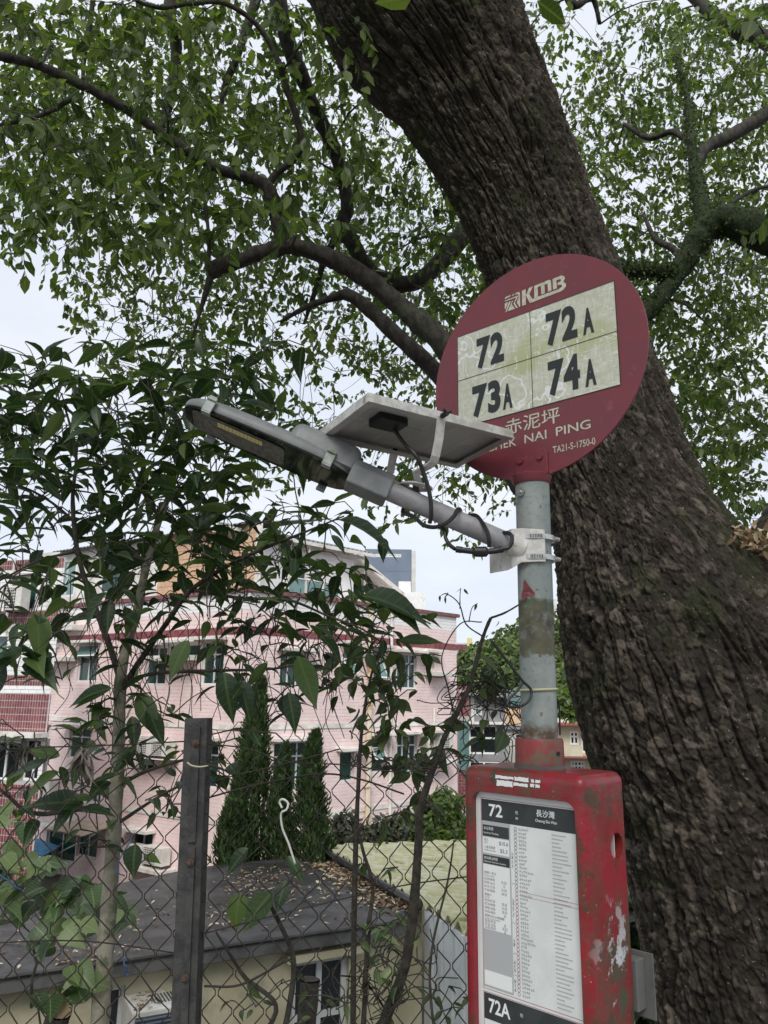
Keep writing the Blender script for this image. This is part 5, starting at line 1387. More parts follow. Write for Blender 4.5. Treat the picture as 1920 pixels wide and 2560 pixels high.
tgt += [at(x, y, 2.28) for x, y in [(1190, 1640), (1200, 1690), (1180, 1660), (1215, 1800), (1260, 1830), (1215, 1850), (1190, 1830), (1240, 1700), (1160, 1690), (1300, 1700)]]
A_, R_ = grow(SN, SR, tgt, tv, 1.2, .2, .0016, .4)
for p in tgt:
    d = unit(np.array([RNG.normal(0, .7), RNG.normal(0, .6), -RNG.uniform(.0, 1.0)])); LV.add(p, d, np.array([0, -.4, .8]) + .6 * rvec(), RNG.uniform(.04, .09), RNG.uniform(.95, 1.3))
for x, y in [(1101, 1488), (1114, 1492), (1120, 1480), (1152, 1470), (1160, 1472), (1192, 1510), (1247, 1552)]: LV.add(at(x, y, 2.26), np.array([RNG.normal(0, .5), 0, -1]), rvec(), .022, .8)
for k in range(46):      # dry tangled runners left of the pole
    x, y = RNG.uniform(1150, 1300), RNG.uniform(1640, 1720); P = []
    for j in range(6): P.append(at(x, y, 2.3 + RNG.normal(0, .02))); x += RNG.normal(0, 34); y += RNG.uniform(-8, 62)
    tv.add(smooth_path(P, 5), .0016, 3)
for k in range(26):
    x, y = RNG.uniform(840, 1000), RNG.uniform(2360, 2540); P = []
    for j in range(5): P.append(at(x, y, 2.35)); x += RNG.normal(8, 34); y += RNG.normal(0, 40)
    tv.add(smooth_path(P, 5), .0018, 3)
tv.build('twigs', M['twig'], vin)['kind'] = 'stuff'
LV.build(LT_BIG, M['leaf_vine'], vin, 'foliage', 120)

# ------------------------------------------------------------------ lettering
_tc = bpy.data.curves.new('lettering_curve', 'FONT'); _to = bpy.data.objects.new('lettering_curve', _tc); COL.objects.link(_to)
_tc.resolution_u = 4
GL = {}
def glyphs(body, off):
    if (body, off) not in GL:
        _tc.body = body; _tc.offset = off; _tc.space_character = 1.14 if off > .03 else 1.0
        dg = bpy.context.evaluated_depsgraph_get(); me = _to.evaluated_get(dg).to_mesh()
        GL[(body, off)] = (np.array([v.co[:2] for v in me.vertices]), [tuple(p.vertices) for p in me.polygons])
        _to.evaluated_get(dg).to_mesh_clear()
    return GL[(body, off)]
def lettering(body, u0, u1, z0, z1, fr, n, m, parent, off=0.0, mb=None, thick=0.0, vert=False):
    P, F = glyphs(body, off)
    if vert: P = np.stack([P[:, 1], -P[:, 0]], 1)
    lo, hi = P.min(0), P.max(0); s = (P - lo) / (hi - lo)
    V = [fr(u0 + a * (u1 - u0), n, z0 + b * (z1 - z0)) for a, b in s]
    if mb is not None: mb.add(V, F); return
    b = MB(); b.add(V, F); return b.build('lettering', m, parent, fix=False)

# procedural paint with local wear
def sign_red():
    m = mat('sign_red', (.178, .031, .043), .5, (.155, .032, .042), 12, col3=(.26, .065, .085), scale3=28, lo3=.58, hi3=.8, bump=.03)
    return m
M['sign_red'] = sign_red()
def box_red():
    m = mat('box_red', (.27, .010, .022), .34, (.20, .010, .018), 9, bump=.12, bscale=60)
    N, L = m.node_tree.nodes, m.node_tree.links; b = N['Principled BSDF']; cur = b.inputs['Base Color'].links[0].from_socket
    t = N.new('ShaderNodeTexCoord'); sp = N.new('ShaderNodeSeparateXYZ'); L.new(t.outputs['Object'], sp.inputs[0])
    def noise(s, d=5, r=.62):
        n = N.new('ShaderNodeTexNoise'); n.inputs['Scale'].default_value = s; n.inputs['Detail'].default_value = d; n.inputs['Roughness'].default_value = r; L.new(t.outputs['Object'], n.inputs['Vector']); return n.outputs['Fac']
    def rng(src, a, c):
        r = N.new('ShaderNodeMapRange'); r.inputs[1].default_value = a; r.inputs[2].default_value = c; L.new(src, r.inputs[0]); return r.outputs[0]
    def mul(a, c): x = N.new('ShaderNodeMath'); x.operation = 'MULTIPLY'; L.new(a, x.inputs[0]); L.new(c, x.inputs[1]); return x.outputs[0]
    def mixc(f, A, B): x = N.new('ShaderNodeMix'); x.data_type = 'RGBA'; L.new(f, x.inputs[0]); L.new(A, x.inputs[6]); x.inputs[7].default_value = (*B, 1); return x.outputs[2]
    # olive grime: thin all over, thick in blotches
    cur = mixc(mul(rng(noise(30, 6, .75), .40, .66), rng(noise(7), .34, .58)), cur, (.085, .062, .035))
    cur = mixc(mul(rng(noise(16, 6), .53, .60), rng(noise(5), .38, .58)), cur, (.055, .040, .022))
    # greenish dust on the right flank lower down, with scraped white paint (keyed on height and the corner)
    flank = rng(sp.outputs['X'], .40, .47); low = rng(sp.outputs['Z'], 1.25, 1.10)
    cur = mixc(mul(mul(rng(noise(14, 6), .42, .58), flank), low), cur, (.075, .066, .042))
    cur = mixc(mul(mul(rng(noise(11, 6, .7), .565, .60), flank), low), cur, (.52, .52, .55))
    cur = mixc(rng(noise(170, 2), .70, .74), cur, (.42, .25, .20))
    L.new(cur, b.inputs['Base Color']); return m
M['box_red'] = box_red()
M['box_grime'] = mat('box_grime', (.22, .025, .03), .5, (.12, .08, .05), 30)
def plate_mat():
    m = mat('plate', (.49, .49, .37), .55, (.56, .57, .49), 70, detail=6, lo=.38, hi=.62, bump=.05)
    N, L = m.node_tree.nodes, m.node_tree.links; b = N['Principled BSDF']; cur = b.inputs['Base Color'].links[0].from_socket
    t = N.new('ShaderNodeTexCoord')
    def noise(s, d, r=.5, sc=None):
        n = N.new('ShaderNodeTexNoise'); n.inputs['Scale'].default_value = s; n.inputs['Detail'].default_value = d; n.inputs['Roughness'].default_value = r
        v = t.outputs['Object']
        if sc: mp = N.new('ShaderNodeMapping'); mp.inputs['Scale'].default_value = sc; mp.inputs['Rotation'].default_value = (0, .5, .3); L.new(v, mp.inputs[0]); v = mp.outputs[0]
        L.new(v, n.inputs['Vector']); return n.outputs['Fac']
    def band(src, c, w):                          # thin outline where the film has lifted
        a = N.new('ShaderNodeMath'); a.operation = 'SUBTRACT'; L.new(src, a.inputs[0]); a.inputs[1].default_value = c
        a2 = N.new('ShaderNodeMath'); a2.operation = 'ABSOLUTE'; L.new(a.outputs[0], a2.inputs[0])
        r = N.new('ShaderNodeMapRange'); r.inputs[1].default_value = w; r.inputs[2].default_value = w * 1.6; r.inputs[3].default_value = 1; r.inputs[4].default_value = 0; L.new(a2.outputs[0], r.inputs[0]); return r.outputs[0]
    def mixc(f, A, B): x = N.new('ShaderNodeMix'); x.data_type = 'RGBA'; L.new(f, x.inputs[0]); L.new(A, x.inputs[6]); x.inputs[7].default_value = (*B, 1); return x.outputs[2]
    def rng(src, a, c): r = N.new('ShaderNodeMapRange'); r.inputs[1].default_value = a; r.inputs[2].default_value = c; L.new(src, r.inputs[0]); return r.outputs[0]
    cur = mixc(rng(noise(6, 3), .56, .66), cur, (.43, .45, .26))
    cur = mixc(band(noise(7.5, 3, .55), .43, .008), cur, (.74, .76, .76))
    cur = mixc(band(noise(60, 2, .5, (1, 1, .12)), .5, .006), cur, (.66, .68, .60))
    cur = mixc(band(noise(45, 2, .5, (.15, .15, 1)), .47, .005), cur, (.64, .66, .56))
    L.new(cur, b.inputs['Base Color']); return m
M['plate'] = plate_mat()
def pole_mat():
    m = mat('pole_paint', (.20, .235, .228), .5, (.27, .295, .283), 10, bump=.1, bscale=80)
    N, L = m.node_tree.nodes, m.node_tree.links; b = N['Principled BSDF']; cur = b.inputs['Base Color'].links[0].from_socket
    t = N.new('ShaderNodeTexCoord'); sp = N.new('ShaderNodeSeparateXYZ'); L.new(t.outputs['Object'], sp.inputs[0])
    def noise(s, d=5, r=.65):
        n = N.new('ShaderNodeTexNoise'); n.inputs['Scale'].default_value = s; n.inputs['Detail'].default_value = d; n.inputs['Roughness'].default_value = r; L.new(t.outputs['Object'], n.inputs['Vector']); return n.outputs['Fac']
    def rng(src, a, c): r = N.new('ShaderNodeMapRange'); r.inputs[1].default_value = a; r.inputs[2].default_value = c; L.new(src, r.inputs[0]); return r.outputs[0]
    def mul(a, c): x = N.new('ShaderNodeMath'); x.operation = 'MULTIPLY'; L.new(a, x.inputs[0]); L.new(c, x.inputs[1]); return x.outputs[0]
    def mixc(f, A, B): x = N.new('ShaderNodeMix'); x.data_type = 'RGBA'; L.new(f, x.inputs[0]); L.new(A, x.inputs[6]); x.inputs[7].default_value = (*B, 1); return x.outputs[2]
    zb = sp.outputs['Z']
    # a brown and green stripe of old glue and algae where a notice once was
    wob = N.new('ShaderNodeMath'); wob.operation = 'MULTIPLY_ADD'; L.new(noise(28), wob.inputs[0]); wob.inputs[1].default_value = .05; L.new(zb, wob.inputs[2])
    st = mul(rng(wob.outputs[0], 1.712, 1.718), rng(wob.outputs[0], 1.848, 1.838))
    cur = mixc(mul(st, rng(noise(40), .25, .5)), cur, (.085, .080, .045))
    cur = mixc(mul(mul(st, rng(noise(45, 6, .75), .5, .6)), rng(zb, 1.7, 1.74)), cur, (.035, .035, .030))
    cur = mixc(mul(mul(rng(zb, 1.79, 1.81), st), rng(noise(22), .35, .6)), cur, (.05, .07, .03))
    cur = mixc(mul(rng(wob.outputs[0], 1.568, 1.552), rng(noise(60), .3, .5)), cur, (.085, .05, .028))
    cur = mixc(mul(rng(noise(90, 6, .75), .54, .64), rng(noise(9), .38, .56)), cur, (.10, .105, .08))
    cur = mixc(rng(noise(35, 4), .66, .72), cur, (.16, .075, .04))
    L.new(cur, b.inputs['Base Color']); return m
M['pole_paint'] = pole_mat()

# ------------------------------------------------------------------ the bus stop
PX, PY = .357, 1.80
bs = thing('bus_stop', 'red round bus stop flag on a grey pole with a red timetable box', 'bus stop', (PX, PY, 0))
b = MB(); b.tube([(PX - .003, PY, 0), (PX - .001, PY, 1.0), (PX + .002, PY, 2.118)], .0405, 40); b.build('pole', M['pole_paint'], bs, smooth=True)
fs = Frame(PX, PY, rad(-42)); fb = Frame(PX, PY, rad(-45))
# flag disc
dcu, dcz, dru, drz = .0112, 2.4075, .3035, .2905
disc = MB(); k = 96
ring = [(dcu + dru * math.cos(a), dcz + drz * math.sin(a)) for a in np.arange(k) * 2 * math.pi / k]
disc.prism(ring, fs, -.002, .0025); D = disc.build('flag_disc', M['sign_red'], bs, bevel=.0012, seg=2)
b = MB(); rim = [fs(dcu + (dru - .001) * math.cos(a), 0, dcz + (drz - .001) * math.sin(a)) for a in np.arange(k + 1) * 2 * math.pi / k]
N0 = .0032
b = MB(); b.flat([(-.2148, 2.2955), (.2422, 2.2955), (.2422, 2.5575), (-.2148, 2.5575)], fs, N0); b.build('number_plate', M['plate'], D, fix=False)
b = MB(); t_ = .0009
for q in ((-.2155, -.2139, 2.2948, 2.5582), (.2413, .2430, 2.2948, 2.5582), (.0125, .0143, 2.2955, 2.5575)): b.flat([(q[0], q[2]), (q[1], q[2]), (q[1], q[3]), (q[0], q[3])], fs, N0 + .0006)
for z in (2.2955, 2.4285, 2.5575): b.flat([(-.2139, z - t_), (.0125, z - t_), (.0125, z + t_), (-.2139, z + t_)], fs, N0 + .0006); b.flat([(.0143, z - t_), (.2413, z - t_), (.2413, z + t_), (.0143, z + t_)], fs, N0 + .0006)
b.build('divider_line', M['line'], D, fix=False)
OFB = .048
for body, u0, u1, z0, z1 in (('72', -.1518, -.0666, 2.4425, 2.5325), ('72', .0582, .1425, 2.443, 2.5345), ('A', .1571, .1858, 2.4442, 2.512),
                             ('73', -.1680, -.0800, 2.310, 2.4), ('A', -.0733, -.0447, 2.3118, 2.380), ('74', .0588, .1440, 2.311, 2.4045), ('A', .1562, .1848, 2.3115, 2.380)):
    lettering(body, u0, u1, z0, z1, fs, N0 + .0010, M['ink'], D, OFB)
LOGO = [[(-0.06, 2.621), (-0.0549, 2.6235), (-0.0408, 2.6233), (-0.0444, 2.619), (-0.0601, 2.6181)], [(-0.0379, 2.6189), (-0.0354, 2.6231), (-0.0308, 2.6236), (-0.0332, 2.6187)],
 [(-0.0215, 2.6232), (-0.0169, 2.6234), (-0.014, 2.619), (-0.0141, 2.5822), (-0.0167, 2.5794), (-0.0244, 2.5956), (-0.0172, 2.61), (-0.0165, 2.6141), (-0.0209, 2.6186), (-0.0298, 2.6193), (-0.0269, 2.6229)],
 [(-0.0599, 2.6136), (-0.018, 2.6139), (-0.0173, 2.611), (-0.0204, 2.6104), (-0.03, 2.5972), (-0.0214, 2.5797), (-0.0267, 2.5801), (-0.0339, 2.5964), (-0.025, 2.6106), (-0.0599, 2.6107)],
 [(-0.0604, 2.6057), (-0.0499, 2.6064), (-0.059, 2.5884), (-0.0608, 2.5898)], [(-0.0476, 2.6056), (-0.0413, 2.6063), (-0.0545, 2.5803), (-0.06, 2.5796)],
 [(-0.0385, 2.6046), (-0.0346, 2.6055), (-0.0393, 2.5968), (-0.0298, 2.5798), (-0.0522, 2.58)], [(-0.0078, 2.6235), (0.0033, 2.6232), (0.0029, 2.5798), (-0.0084, 2.5802)],
 [(0.0134, 2.6234), (0.0253, 2.6237), (0.0138, 2.6053), (0.0226, 2.5885), (0.0281, 2.5884), (0.0283, 2.6232), (0.0534, 2.6238), (0.0577, 2.6226), (0.0607, 2.6244), (0.0715, 2.6245), (0.0768, 2.6204), (0.0774, 2.5927), (0.0674, 2.5929), (0.0671, 2.6156), (0.0581, 2.6158), (0.0586, 2.5919), (0.0485, 2.592), (0.0479, 2.6163), (0.0384, 2.6163), (0.0388, 2.5894), (0.0986, 2.5892), (0.1065, 2.5925), (0.1066, 2.5966), (0.104, 2.5993), (0.0951, 2.6002), (0.0948, 2.6069), (0.1036, 2.6082), (0.1052, 2.6118), (0.1028, 2.6148), (0.0919, 2.6154), (0.0927, 2.5928), (0.0817, 2.593), (0.0815, 2.6229), (0.1057, 2.6235), (0.1139, 2.6183), (0.1157, 2.6113), (0.1105, 2.6042), (0.1172, 2.5976), (0.1179, 2.5897), (0.1109, 2.5826), (0.1024, 2.5808), (0.0148, 2.5799), (0.0037, 2.6053)]]
b = MB()
for p in LOGO: b.flat(p, fs, N0 + .0004)
b.build('logo', M['sign_white'], D, fix=False)
lettering('赤泥坪', -.069, .0853, 2.2420, 2.2825, fs, N0 + .0004, M['sign_white'], D, .006)
for w_, a, c in (('CHEK', -.124, -.037), ('NAI', -.0135, .0480), ('PING', .0738, .1640)): lettering(w_, a, c, 2.2090, 2.2312, fs, N0 + .0004, M['sign_white'], D, .006)
lettering('TA21-S-1750-0', .0637, .1735, 2.1676, 2.1848, fs, N0 + .0004, M['sign_white'], D, .008)
# clamp plate and collar under the disc
b = MB(); b.prism([(-.040, 2.122), (.050, 2.122), (.050, 2.176), (.040, 2.186), (-.030, 2.183), (-.040, 2.172)], fs, .0032, .0075); b.build('clamp_plate', M['sign_red'], bs, bevel=.0015)
for u, z in ((-.0235, 2.1652), (.0305, 2.1655)):
    b = MB(); b.tube([fs(u, .0077, z), fs(u, .0125, z)], [.0095, .0085], 8); b.build('bolt', M['sign_red'], bs)
b = MB(); b.tube([(PX, PY, 2.101), (PX, PY, 2.107), (PX, PY, 2.121), (PX, PY, 2.125)], [.0425, .046, .0495, .044], 32); b.build('collar', M['sign_red'], bs, smooth=True)
bp_ = np.array([PX - .030, PY - .028, 2.075]); o_ = unit(np.array([-.030, -.028, 0]))
b = MB(); b.tube([bp_, bp_ + o_ * .005], [.0105, .0105], 6); b.tube([bp_ + o_ * .0051, bp_ + o_ * .012], [.005, .0045], 10); b.build('bolt', M['steel'], bs)
# lower collar
b = MB(); b.tube([(PX - .001, PY, 1.4555), (PX - .001, PY, 1.505), (PX - .001, PY, 1.511)], [.0545, .0535, .0515], 40); b.build('lower_collar', M['box_grime'], bs, smooth=True)
b = MB(); b.tube([(PX - .001, PY, 1.4465), (PX - .001, PY, 1.4553)], [.0565, .0565], 40); b.build('collar_ring', M['fascia'], bs, smooth=True)
b = MB(); h_ = np.array([PX + .030, PY - .0455, 1.481]); b.tube([h_ + np.array([0, .004, 0]), h_ + np.array([.001, -.0005, 0])], [.0048, .0048], 12); b.build('screw_hole', M['black_plastic'], bs)
# moulded box, recess and finger hole cut by booleans
def bevel_box(u0, u1, n0, n1, z0, z1, bev, seg, only_front=False):
    bm = bmesh.new(); V = [bm.verts.new(fb(u, n, z)) for u in (u0, u1) for n in (n0, n1) for z in (z0, z1)]
    for f in ((0, 1, 3, 2), (4, 6, 7, 5), (0, 4, 5, 1), (2, 3, 7, 6), (0, 2, 6, 4), (1, 5, 7, 3)): bm.faces.new([V[i] for i in f])
    bmesh.ops.recalc_face_normals(bm, faces=bm.faces)
    es = bm.edges[:] if not only_front else [e for e in bm.edges if abs((e.verts[0].co - e.verts[1].co).normalized().dot(Vector(fb.n))) > .9]
    bmesh.ops.bevel(bm, geom=es, offset=bev, segments=seg, profile=.5, affect='EDGES', clamp_overlap=True)
    me = bpy.data.meshes.new('cut'); bm.to_mesh(me); bm.free(); return me
body = bpy.data.objects.new('info_box', bevel_box(-.157, .157, -.088, .0855, .70, 1.4475, .022, 6)); COL.objects.link(body)
cut = bpy.data.objects.new('cut', bevel_box(-.128, .135, .0700, .12, .76, 1.394, .022, 6, True)); COL.objects.link(cut)
hm = MB(); hz = 1.302; Vt, Ft = tube_np([fb(.118, -.036, hz), fb(.2, -.036, hz)], .0255, 28)
hm.add(Vt, Ft.tolist()); hm.f += [tuple(range(27, -1, -1)), tuple(range(28, 56))]
hole = bpy.data.objects.new('cut', bpy.data.meshes.new('cut')); hole.data.from_pydata(hm.v, [], hm.f); COL.objects.link(hole)
for c_ in (cut, hole):
    md = body.modifiers.new('b', 'BOOLEAN'); md.operation = 'DIFFERENCE'; md.object = c_; md.solver = 'EXACT'
dg = bpy.context.evaluated_depsgraph_get()
me = bpy.data.meshes.new_from_object(body.evaluated_get(dg)); body.modifiers.clear(); body.data = me
for c_ in (cut, hole): bpy.data.objects.remove(c_)
me.materials.clear(); me.materials.append(M['box_red'])
for p in me.polygons: p.use_smooth = True
me.set_sharp_from_angle(angle=rad(24))
body.parent = bs; body.matrix_parent_inverse = Matrix.Translation(-Vector(ORG[bs.name]))
b = MB(); fbox(b, fb, .122, .150, -.040, -.037, hz - .024, hz + .024); b.build('latch_plate', M['alu'], body)
b = MB(); fbox(b, fb, .13, .157, -.125, -.0885, .98, 1.075); b.build('bracket_plate', M['fascia'], bs, bevel=.002)
b = MB(); fbox(b, fb, .10, .176, -.130, -.126, .96, 1.085); b.build('bracket_plate', M['fascia'], bs, bevel=.002)
# remains of a peeled sticker on the top edge
for (x0, x1, y0, y1) in ((1238, 1284, 1938, 1950), (1241, 1282, 1950, 1969), (1286, 1322, 1941, 1955), (1283, 1320, 1956, 1968), (1327, 1336, 1947, 1956), (1338, 1351, 1948, 1957), (1325, 1336, 1958, 1968), (1338, 1350, 1959, 1969)):
    u0, z1 = fb.hit(x0, y0 + (x0 - 1290) * .02, .086); u1, z0 = fb.hit(x1, y1 + (x1 - 1290) * .02, .086); n = 9; P = []
    for i in range(n): P.append((u0 + (u1 - u0) * i / n, z0 + RNG.uniform(-.0006, .0012)))
    for i in range(4): P.append((u1 + RNG.uniform(-.0014, .0006), z0 + (z1 - z0) * i / 4))
    for i in range(n): P.append((u1 - (u1 - u0) * i / n, z1 + RNG.uniform(-.0014, .0006)))
    for i in range(4): P.append((u0 + RNG.uniform(-.0006, .0014), z1 - (z1 - z0) * i / 4))
    b = MB(); b.flat(P, fb, .0862); b.build('sticker_scrap', M['paper_white'], body, fix=False)
# timetable sheet in the recess
TT = MB(); w_ = (-.1276, .1347, .765, 1.3936); cr_ = .021
R_ = []
for cu, cz, a0 in ((w_[1] - cr_, w_[3] - cr_, 0), (w_[0] + cr_, w_[3] - cr_, 90), (w_[0] + .002, w_[2] + .002, 180), (w_[1] - .002, w_[2] + .002, 270)):
    rr = cr_ if a0 in (0, 90) else .002
    R_ += [(cu + rr * math.cos(rad(a)), cz + rr * math.sin(rad(a))) for a in np.linspace(a0, a0 + 90, 6)]
TT.prism(R_, fb, .0702, .0706); T = TT.build('timetable', M['paper'], bs)
NB = .0709
def q4(mb, u0, u1, z0, z1, n=NB): mb.flat([(u0, z0), (u1, z0), (u1, z1), (u0, z1)], fb, n)
def sheet_part(name, m, quads, n=NB):
    for q in quads:                               # each printed field is a piece of its own
        b = MB(); q4(b, *q, n=n); b.build(name, M[m], T, fix=False)
sheet_part('red_rule', 'sign_red_line', [(-.1137, .1325, 1.3795, 1.3805), (-.1137, -.1127, .9975, 1.3795), (-.1137, .1325, .9965, .9975), (-.1137, .1325, .9905, .9915), (-.1137, -.1127, .78, .9905)])
sheet_part('header_band', 'paper_band', [(-.1122, .1325, 1.3322, 1.3775), (-.1122, .1325, .94, .9895)])
sheet_part('grey_column', 'paper_grey', [(-.1122, -.0352, 1.0005, 1.3318)])
sheet_part('fare_panel', 'paper_white', [(-.1096, -.0385, 1.2660, 1.2985), (-.1096, -.0385, 1.1130, 1.2430), (-.1096, -.0385, .9990 + .006, 1.0330)], NB + .0002)
sheet_part('black_heading', 'paper_band', [(-.1096, -.0385, 1.3005, 1.3240), (-.1096, -.0385, 1.2440, 1.2620)], NB + .0002)
NT = NB + .0005
lt = lambda s, u0, u1, z0, z1, m='paper_white', off=0.0, vert=False: lettering(s, u0, u1, z0, z1, fb, NT, M[m], T, off, vert=vert)
lt('72', -.0915, -.0545, 1.3425, 1.3690, off=.02); lt('往', -.0205, -.0130, 1.3545, 1.3615); lt('to', -.0200, -.0135, 1.3440, 1.3490, off=.01)
lt('長沙灣', .0330, .0785, 1.3555, 1.3700, off=.006); lt('Cheung Sha Wan', .0305, .0830, 1.3435, 1.3510, off=.008)
lt('72A', -.1000, -.0450, .953, .981, off=.02); lt('往', -.0205, -.0130, .966, .973)
lt('本站車資', -.1065, -.0800, 1.3135, 1.3205); lt('Fare from This Stop', -.1065, -.0660, 1.3045, 1.3095, off=.006)
lt('總站開出時間', -.1065, -.0700, 1.2530, 1.2592); lt('Departure Time from Terminus', -.1065, -.0480, 1.2465, 1.2505, off=.006)
lt('成人', -.1055, -.0940, 1.2905, 1.2965, 'paper_text'); lt('Adult', -.1055, -.0960, 1.2860, 1.2890, 'paper_text'); lt('$10.6', -.0650, -.0410, 1.2850, 1.2940, 'paper_text', .004)
lt('小童及長者', -.1055, -.0760, 1.2755, 1.2815, 'paper_text'); lt('Child and Senior', -.1055, -.0735, 1.2705, 1.2738, 'paper_text'); lt('$5.3', -.0625, -.0435, 1.2700, 1.2790, 'paper_text', .004)
rows = [('星期一至五', '', 1.2235, 1), ('Monday to Friday', '', 1.2180, 1), ('05:30-09:00', '15-20', 1.2110, 0), ('09:00-16:15', '25', 1.2035, 0), ('16:15-17:30', '15-20', 1.1960, 0), ('17:30-00:05', '20-25', 1.1885, 0),
        ('星期六', '', 1.1795, 1), ('Saturday', '', 1.1745, 1), ('05:50-07:20', '20-25', 1.1680, 0), ('07:20-09:00', '15-20', 1.1605, 0), ('09:00-20:05', '20-25', 1.1530, 0), ('20:05-00:05', '30', 1.1455, 0),
        ('星期日及公眾假期', '', 1.1375, 1), ('Sunday & Public Holidays', '', 1.1325, 1), ('05:50-07:50', '30', 1.1270, 0), ('07:50-23:05', '20-25', 1.1205, 0), ('23:05-00:05', '30', 1.1145, 0)]
for a, c, z, k_ in rows:
    ln = {0: .028, 1: .0025 * 1.3 * len(a) if ord(a[0]) < 256 else .0064 * len(a)}[k_]
    if k_ and ord(a[0]) < 256: ln = .0017 * len(a)
    lt(a, -.1065, -.1065 + ln, z, z + (.0052 if not k_ or ord(a[0]) > 255 else .0036), 'paper_text')
    if c: lt(c, -.0610 if len(c) > 2 else -.056, -.0475 if len(c) > 2 else -.0515, z - .0015, z + .0037, 'paper_text')
# chain of stops and the blurred rows of small print
b1, b2 = MB(), MB(); nst = 43; zt0, zt1 = 1.3245, 1.0065
for i in range(nst):
    z = zt0 + (zt1 - zt0) * i / (nst - 1); u = -.0215; ro, ri, kk = .0037, .0030, 14
    V = [fb(u + r * math.cos(a), NT, z + r * math.sin(a)) for r in (ro, ri) for a in np.arange(kk) * 2 * math.pi / kk]
    (b1 if i < 16 else b2).add(V, [(j, (j + 1) % kk, kk + (j + 1) % kk, kk + j) for j in range(kk)])
b1.build('stop_chain', M['paper_text'], T, fix=False); b2.build('stop_chain', M['sign_red_line'], T, fix=False)
tx = MB(); rr = random.Random(3)
for i in range(nst):
    z = zt0 + (zt1 - zt0) * i / (nst - 1)
    n_ = rr.choice([4, 4, 4, 5, 6, 4, 3, 7]); u = -.0135
    for j in range(n_):
        h_ = [rr.uniform(-.0024, .0022) for _ in range(3)]
        for hh_ in h_: q4(tx, u + rr.uniform(0, .001), u + rr.uniform(.003, .0042), z + hh_, z + hh_ + .0007, NT)
        for xx_ in (rr.uniform(.0002, .0015), rr.uniform(.002, .0036)): q4(tx, u + xx_, u + xx_ + .0007, z - rr.uniform(.001, .0026), z + rr.uniform(.001, .0028), NT + .00005)
        u += .0051
    u = .0690; L_ = rr.uniform(.014, .042)
    while u < .0690 + L_: s_ = rr.uniform(.002, .006); q4(tx, u, u + s_, z - .0012, z + .0006, NT); u += s_ + .0008
o = tx.build('small_print', M['paper_pale_text'], T, fix=False)
sheet_part('row_rule', 'sign_red_line', [(-.0145, .1325, 1.2018, 1.2023), (-.0145, .1325, 1.1938, 1.1943)], NT + .0002)
for s_, z0, z1 in (('大埔 Tai Po', 1.245, 1.276), ('沙田 Sha Tin', 1.150, 1.185), ('大圍', 1.094, 1.108), ('深水埗', 1.045, 1.067), ('長沙灣', 1.009, 1.032)): lt(s_, -.0330, -.0285, z0, z1, 'paper_text', vert=True)
sheet_part('section_rule', 'paper_text', [(-.0335, -.0262, z, z + .0006) for z in (1.2145, 1.1385, 1.080, 1.0395)], NT)
# faded red arrow scrap and ties on the pole
b = MB(); P = []
for x, y in ((1311, 1449), (1324, 1467), (1338, 1484), (1336, 1488), (1324, 1490), (1318, 1486), (1314, 1498), (1308, 1505), (1306, 1494), (1303, 1492), (1305, 1480), (1308, 1472), (1308, 1456)):
    q_ = ray(x, y); o0 = CAM - np.array([PX, PY, CAM[2]]); a_ = q_[:2] @ q_[:2]; b_ = 2 * o0[:2] @ q_[:2]; c_ = o0[:2] @ o0[:2] - .0427 ** 2; ds = b_ * b_ - 4 * a_ * c_
    t0 = (-b_ - math.sqrt(max(ds, 0))) / (2 * a_); P.append(CAM + q_ * t0)
b.add(P, [tuple(t) for t in tessellate_polygon([[Vector((x, y, 0)) for x, y in ((1311, 1449), (1324, 1467), (1338, 1484), (1336, 1488), (1324, 1490), (1318, 1486), (1314, 1498), (1308, 1505), (1306, 1494), (1303, 1492), (1305, 1480), (1308, 1472), (1308, 1456))]])])
b.build('red_sticker', M['sign_red'], bs, fix=False)
def ring_pts(z, r, tilt=0, a0=0, a1=360, n=40, ph=0): return np.array([(PX + r * math.cos(rad(a)), PY + r * math.sin(rad(a)), z + tilt * math.cos(rad(a - ph))) for a in np.linspace(a0, a1, n)])
V, F = tube_np(ring_pts(1.617, .0425, .002), .0033, 6); tag(np_obj('cable_tie', V, F, M['zip_pale'], smooth=True), 'pale cable tie tight round the grey pole above the red collar', 'cable tie')
V, F = tube_np(smooth_path([at(*q_) for q_ in ((1228, 1602, 1.74), (1262, 1645, 1.745), (1298, 1692, 1.75), (1310, 1706, 1.75), (1326, 1722, 1.752), (1328, 1738, 1.75), (1318, 1756, 1.745), (1300, 1766, 1.74), (1278, 1768, 1.735), (1268, 1760, 1.735), (1276, 1744, 1.74), (1292, 1728, 1.745), (1306, 1708, 1.752))], 6), .0031, 6)
o = np_obj('cable_tie', V, F, M['zip_black'], smooth=True); tag(o, 'black cable tie with long loose tail looped beside the pole', 'cable tie')
c_ = at(1311, 1705, 1.747)
V, F = tube_np(smooth_path([at(*q_) for q_ in ((1398, 1752, 1.84), (1399, 1790, 1.84), (1400, 1838, 1.84))], 4), .0022, 5); tag(np_obj('cable', V, F, M['zip_black'], smooth=True), 'short black wire running up the back of the pole from the collar', 'cable')

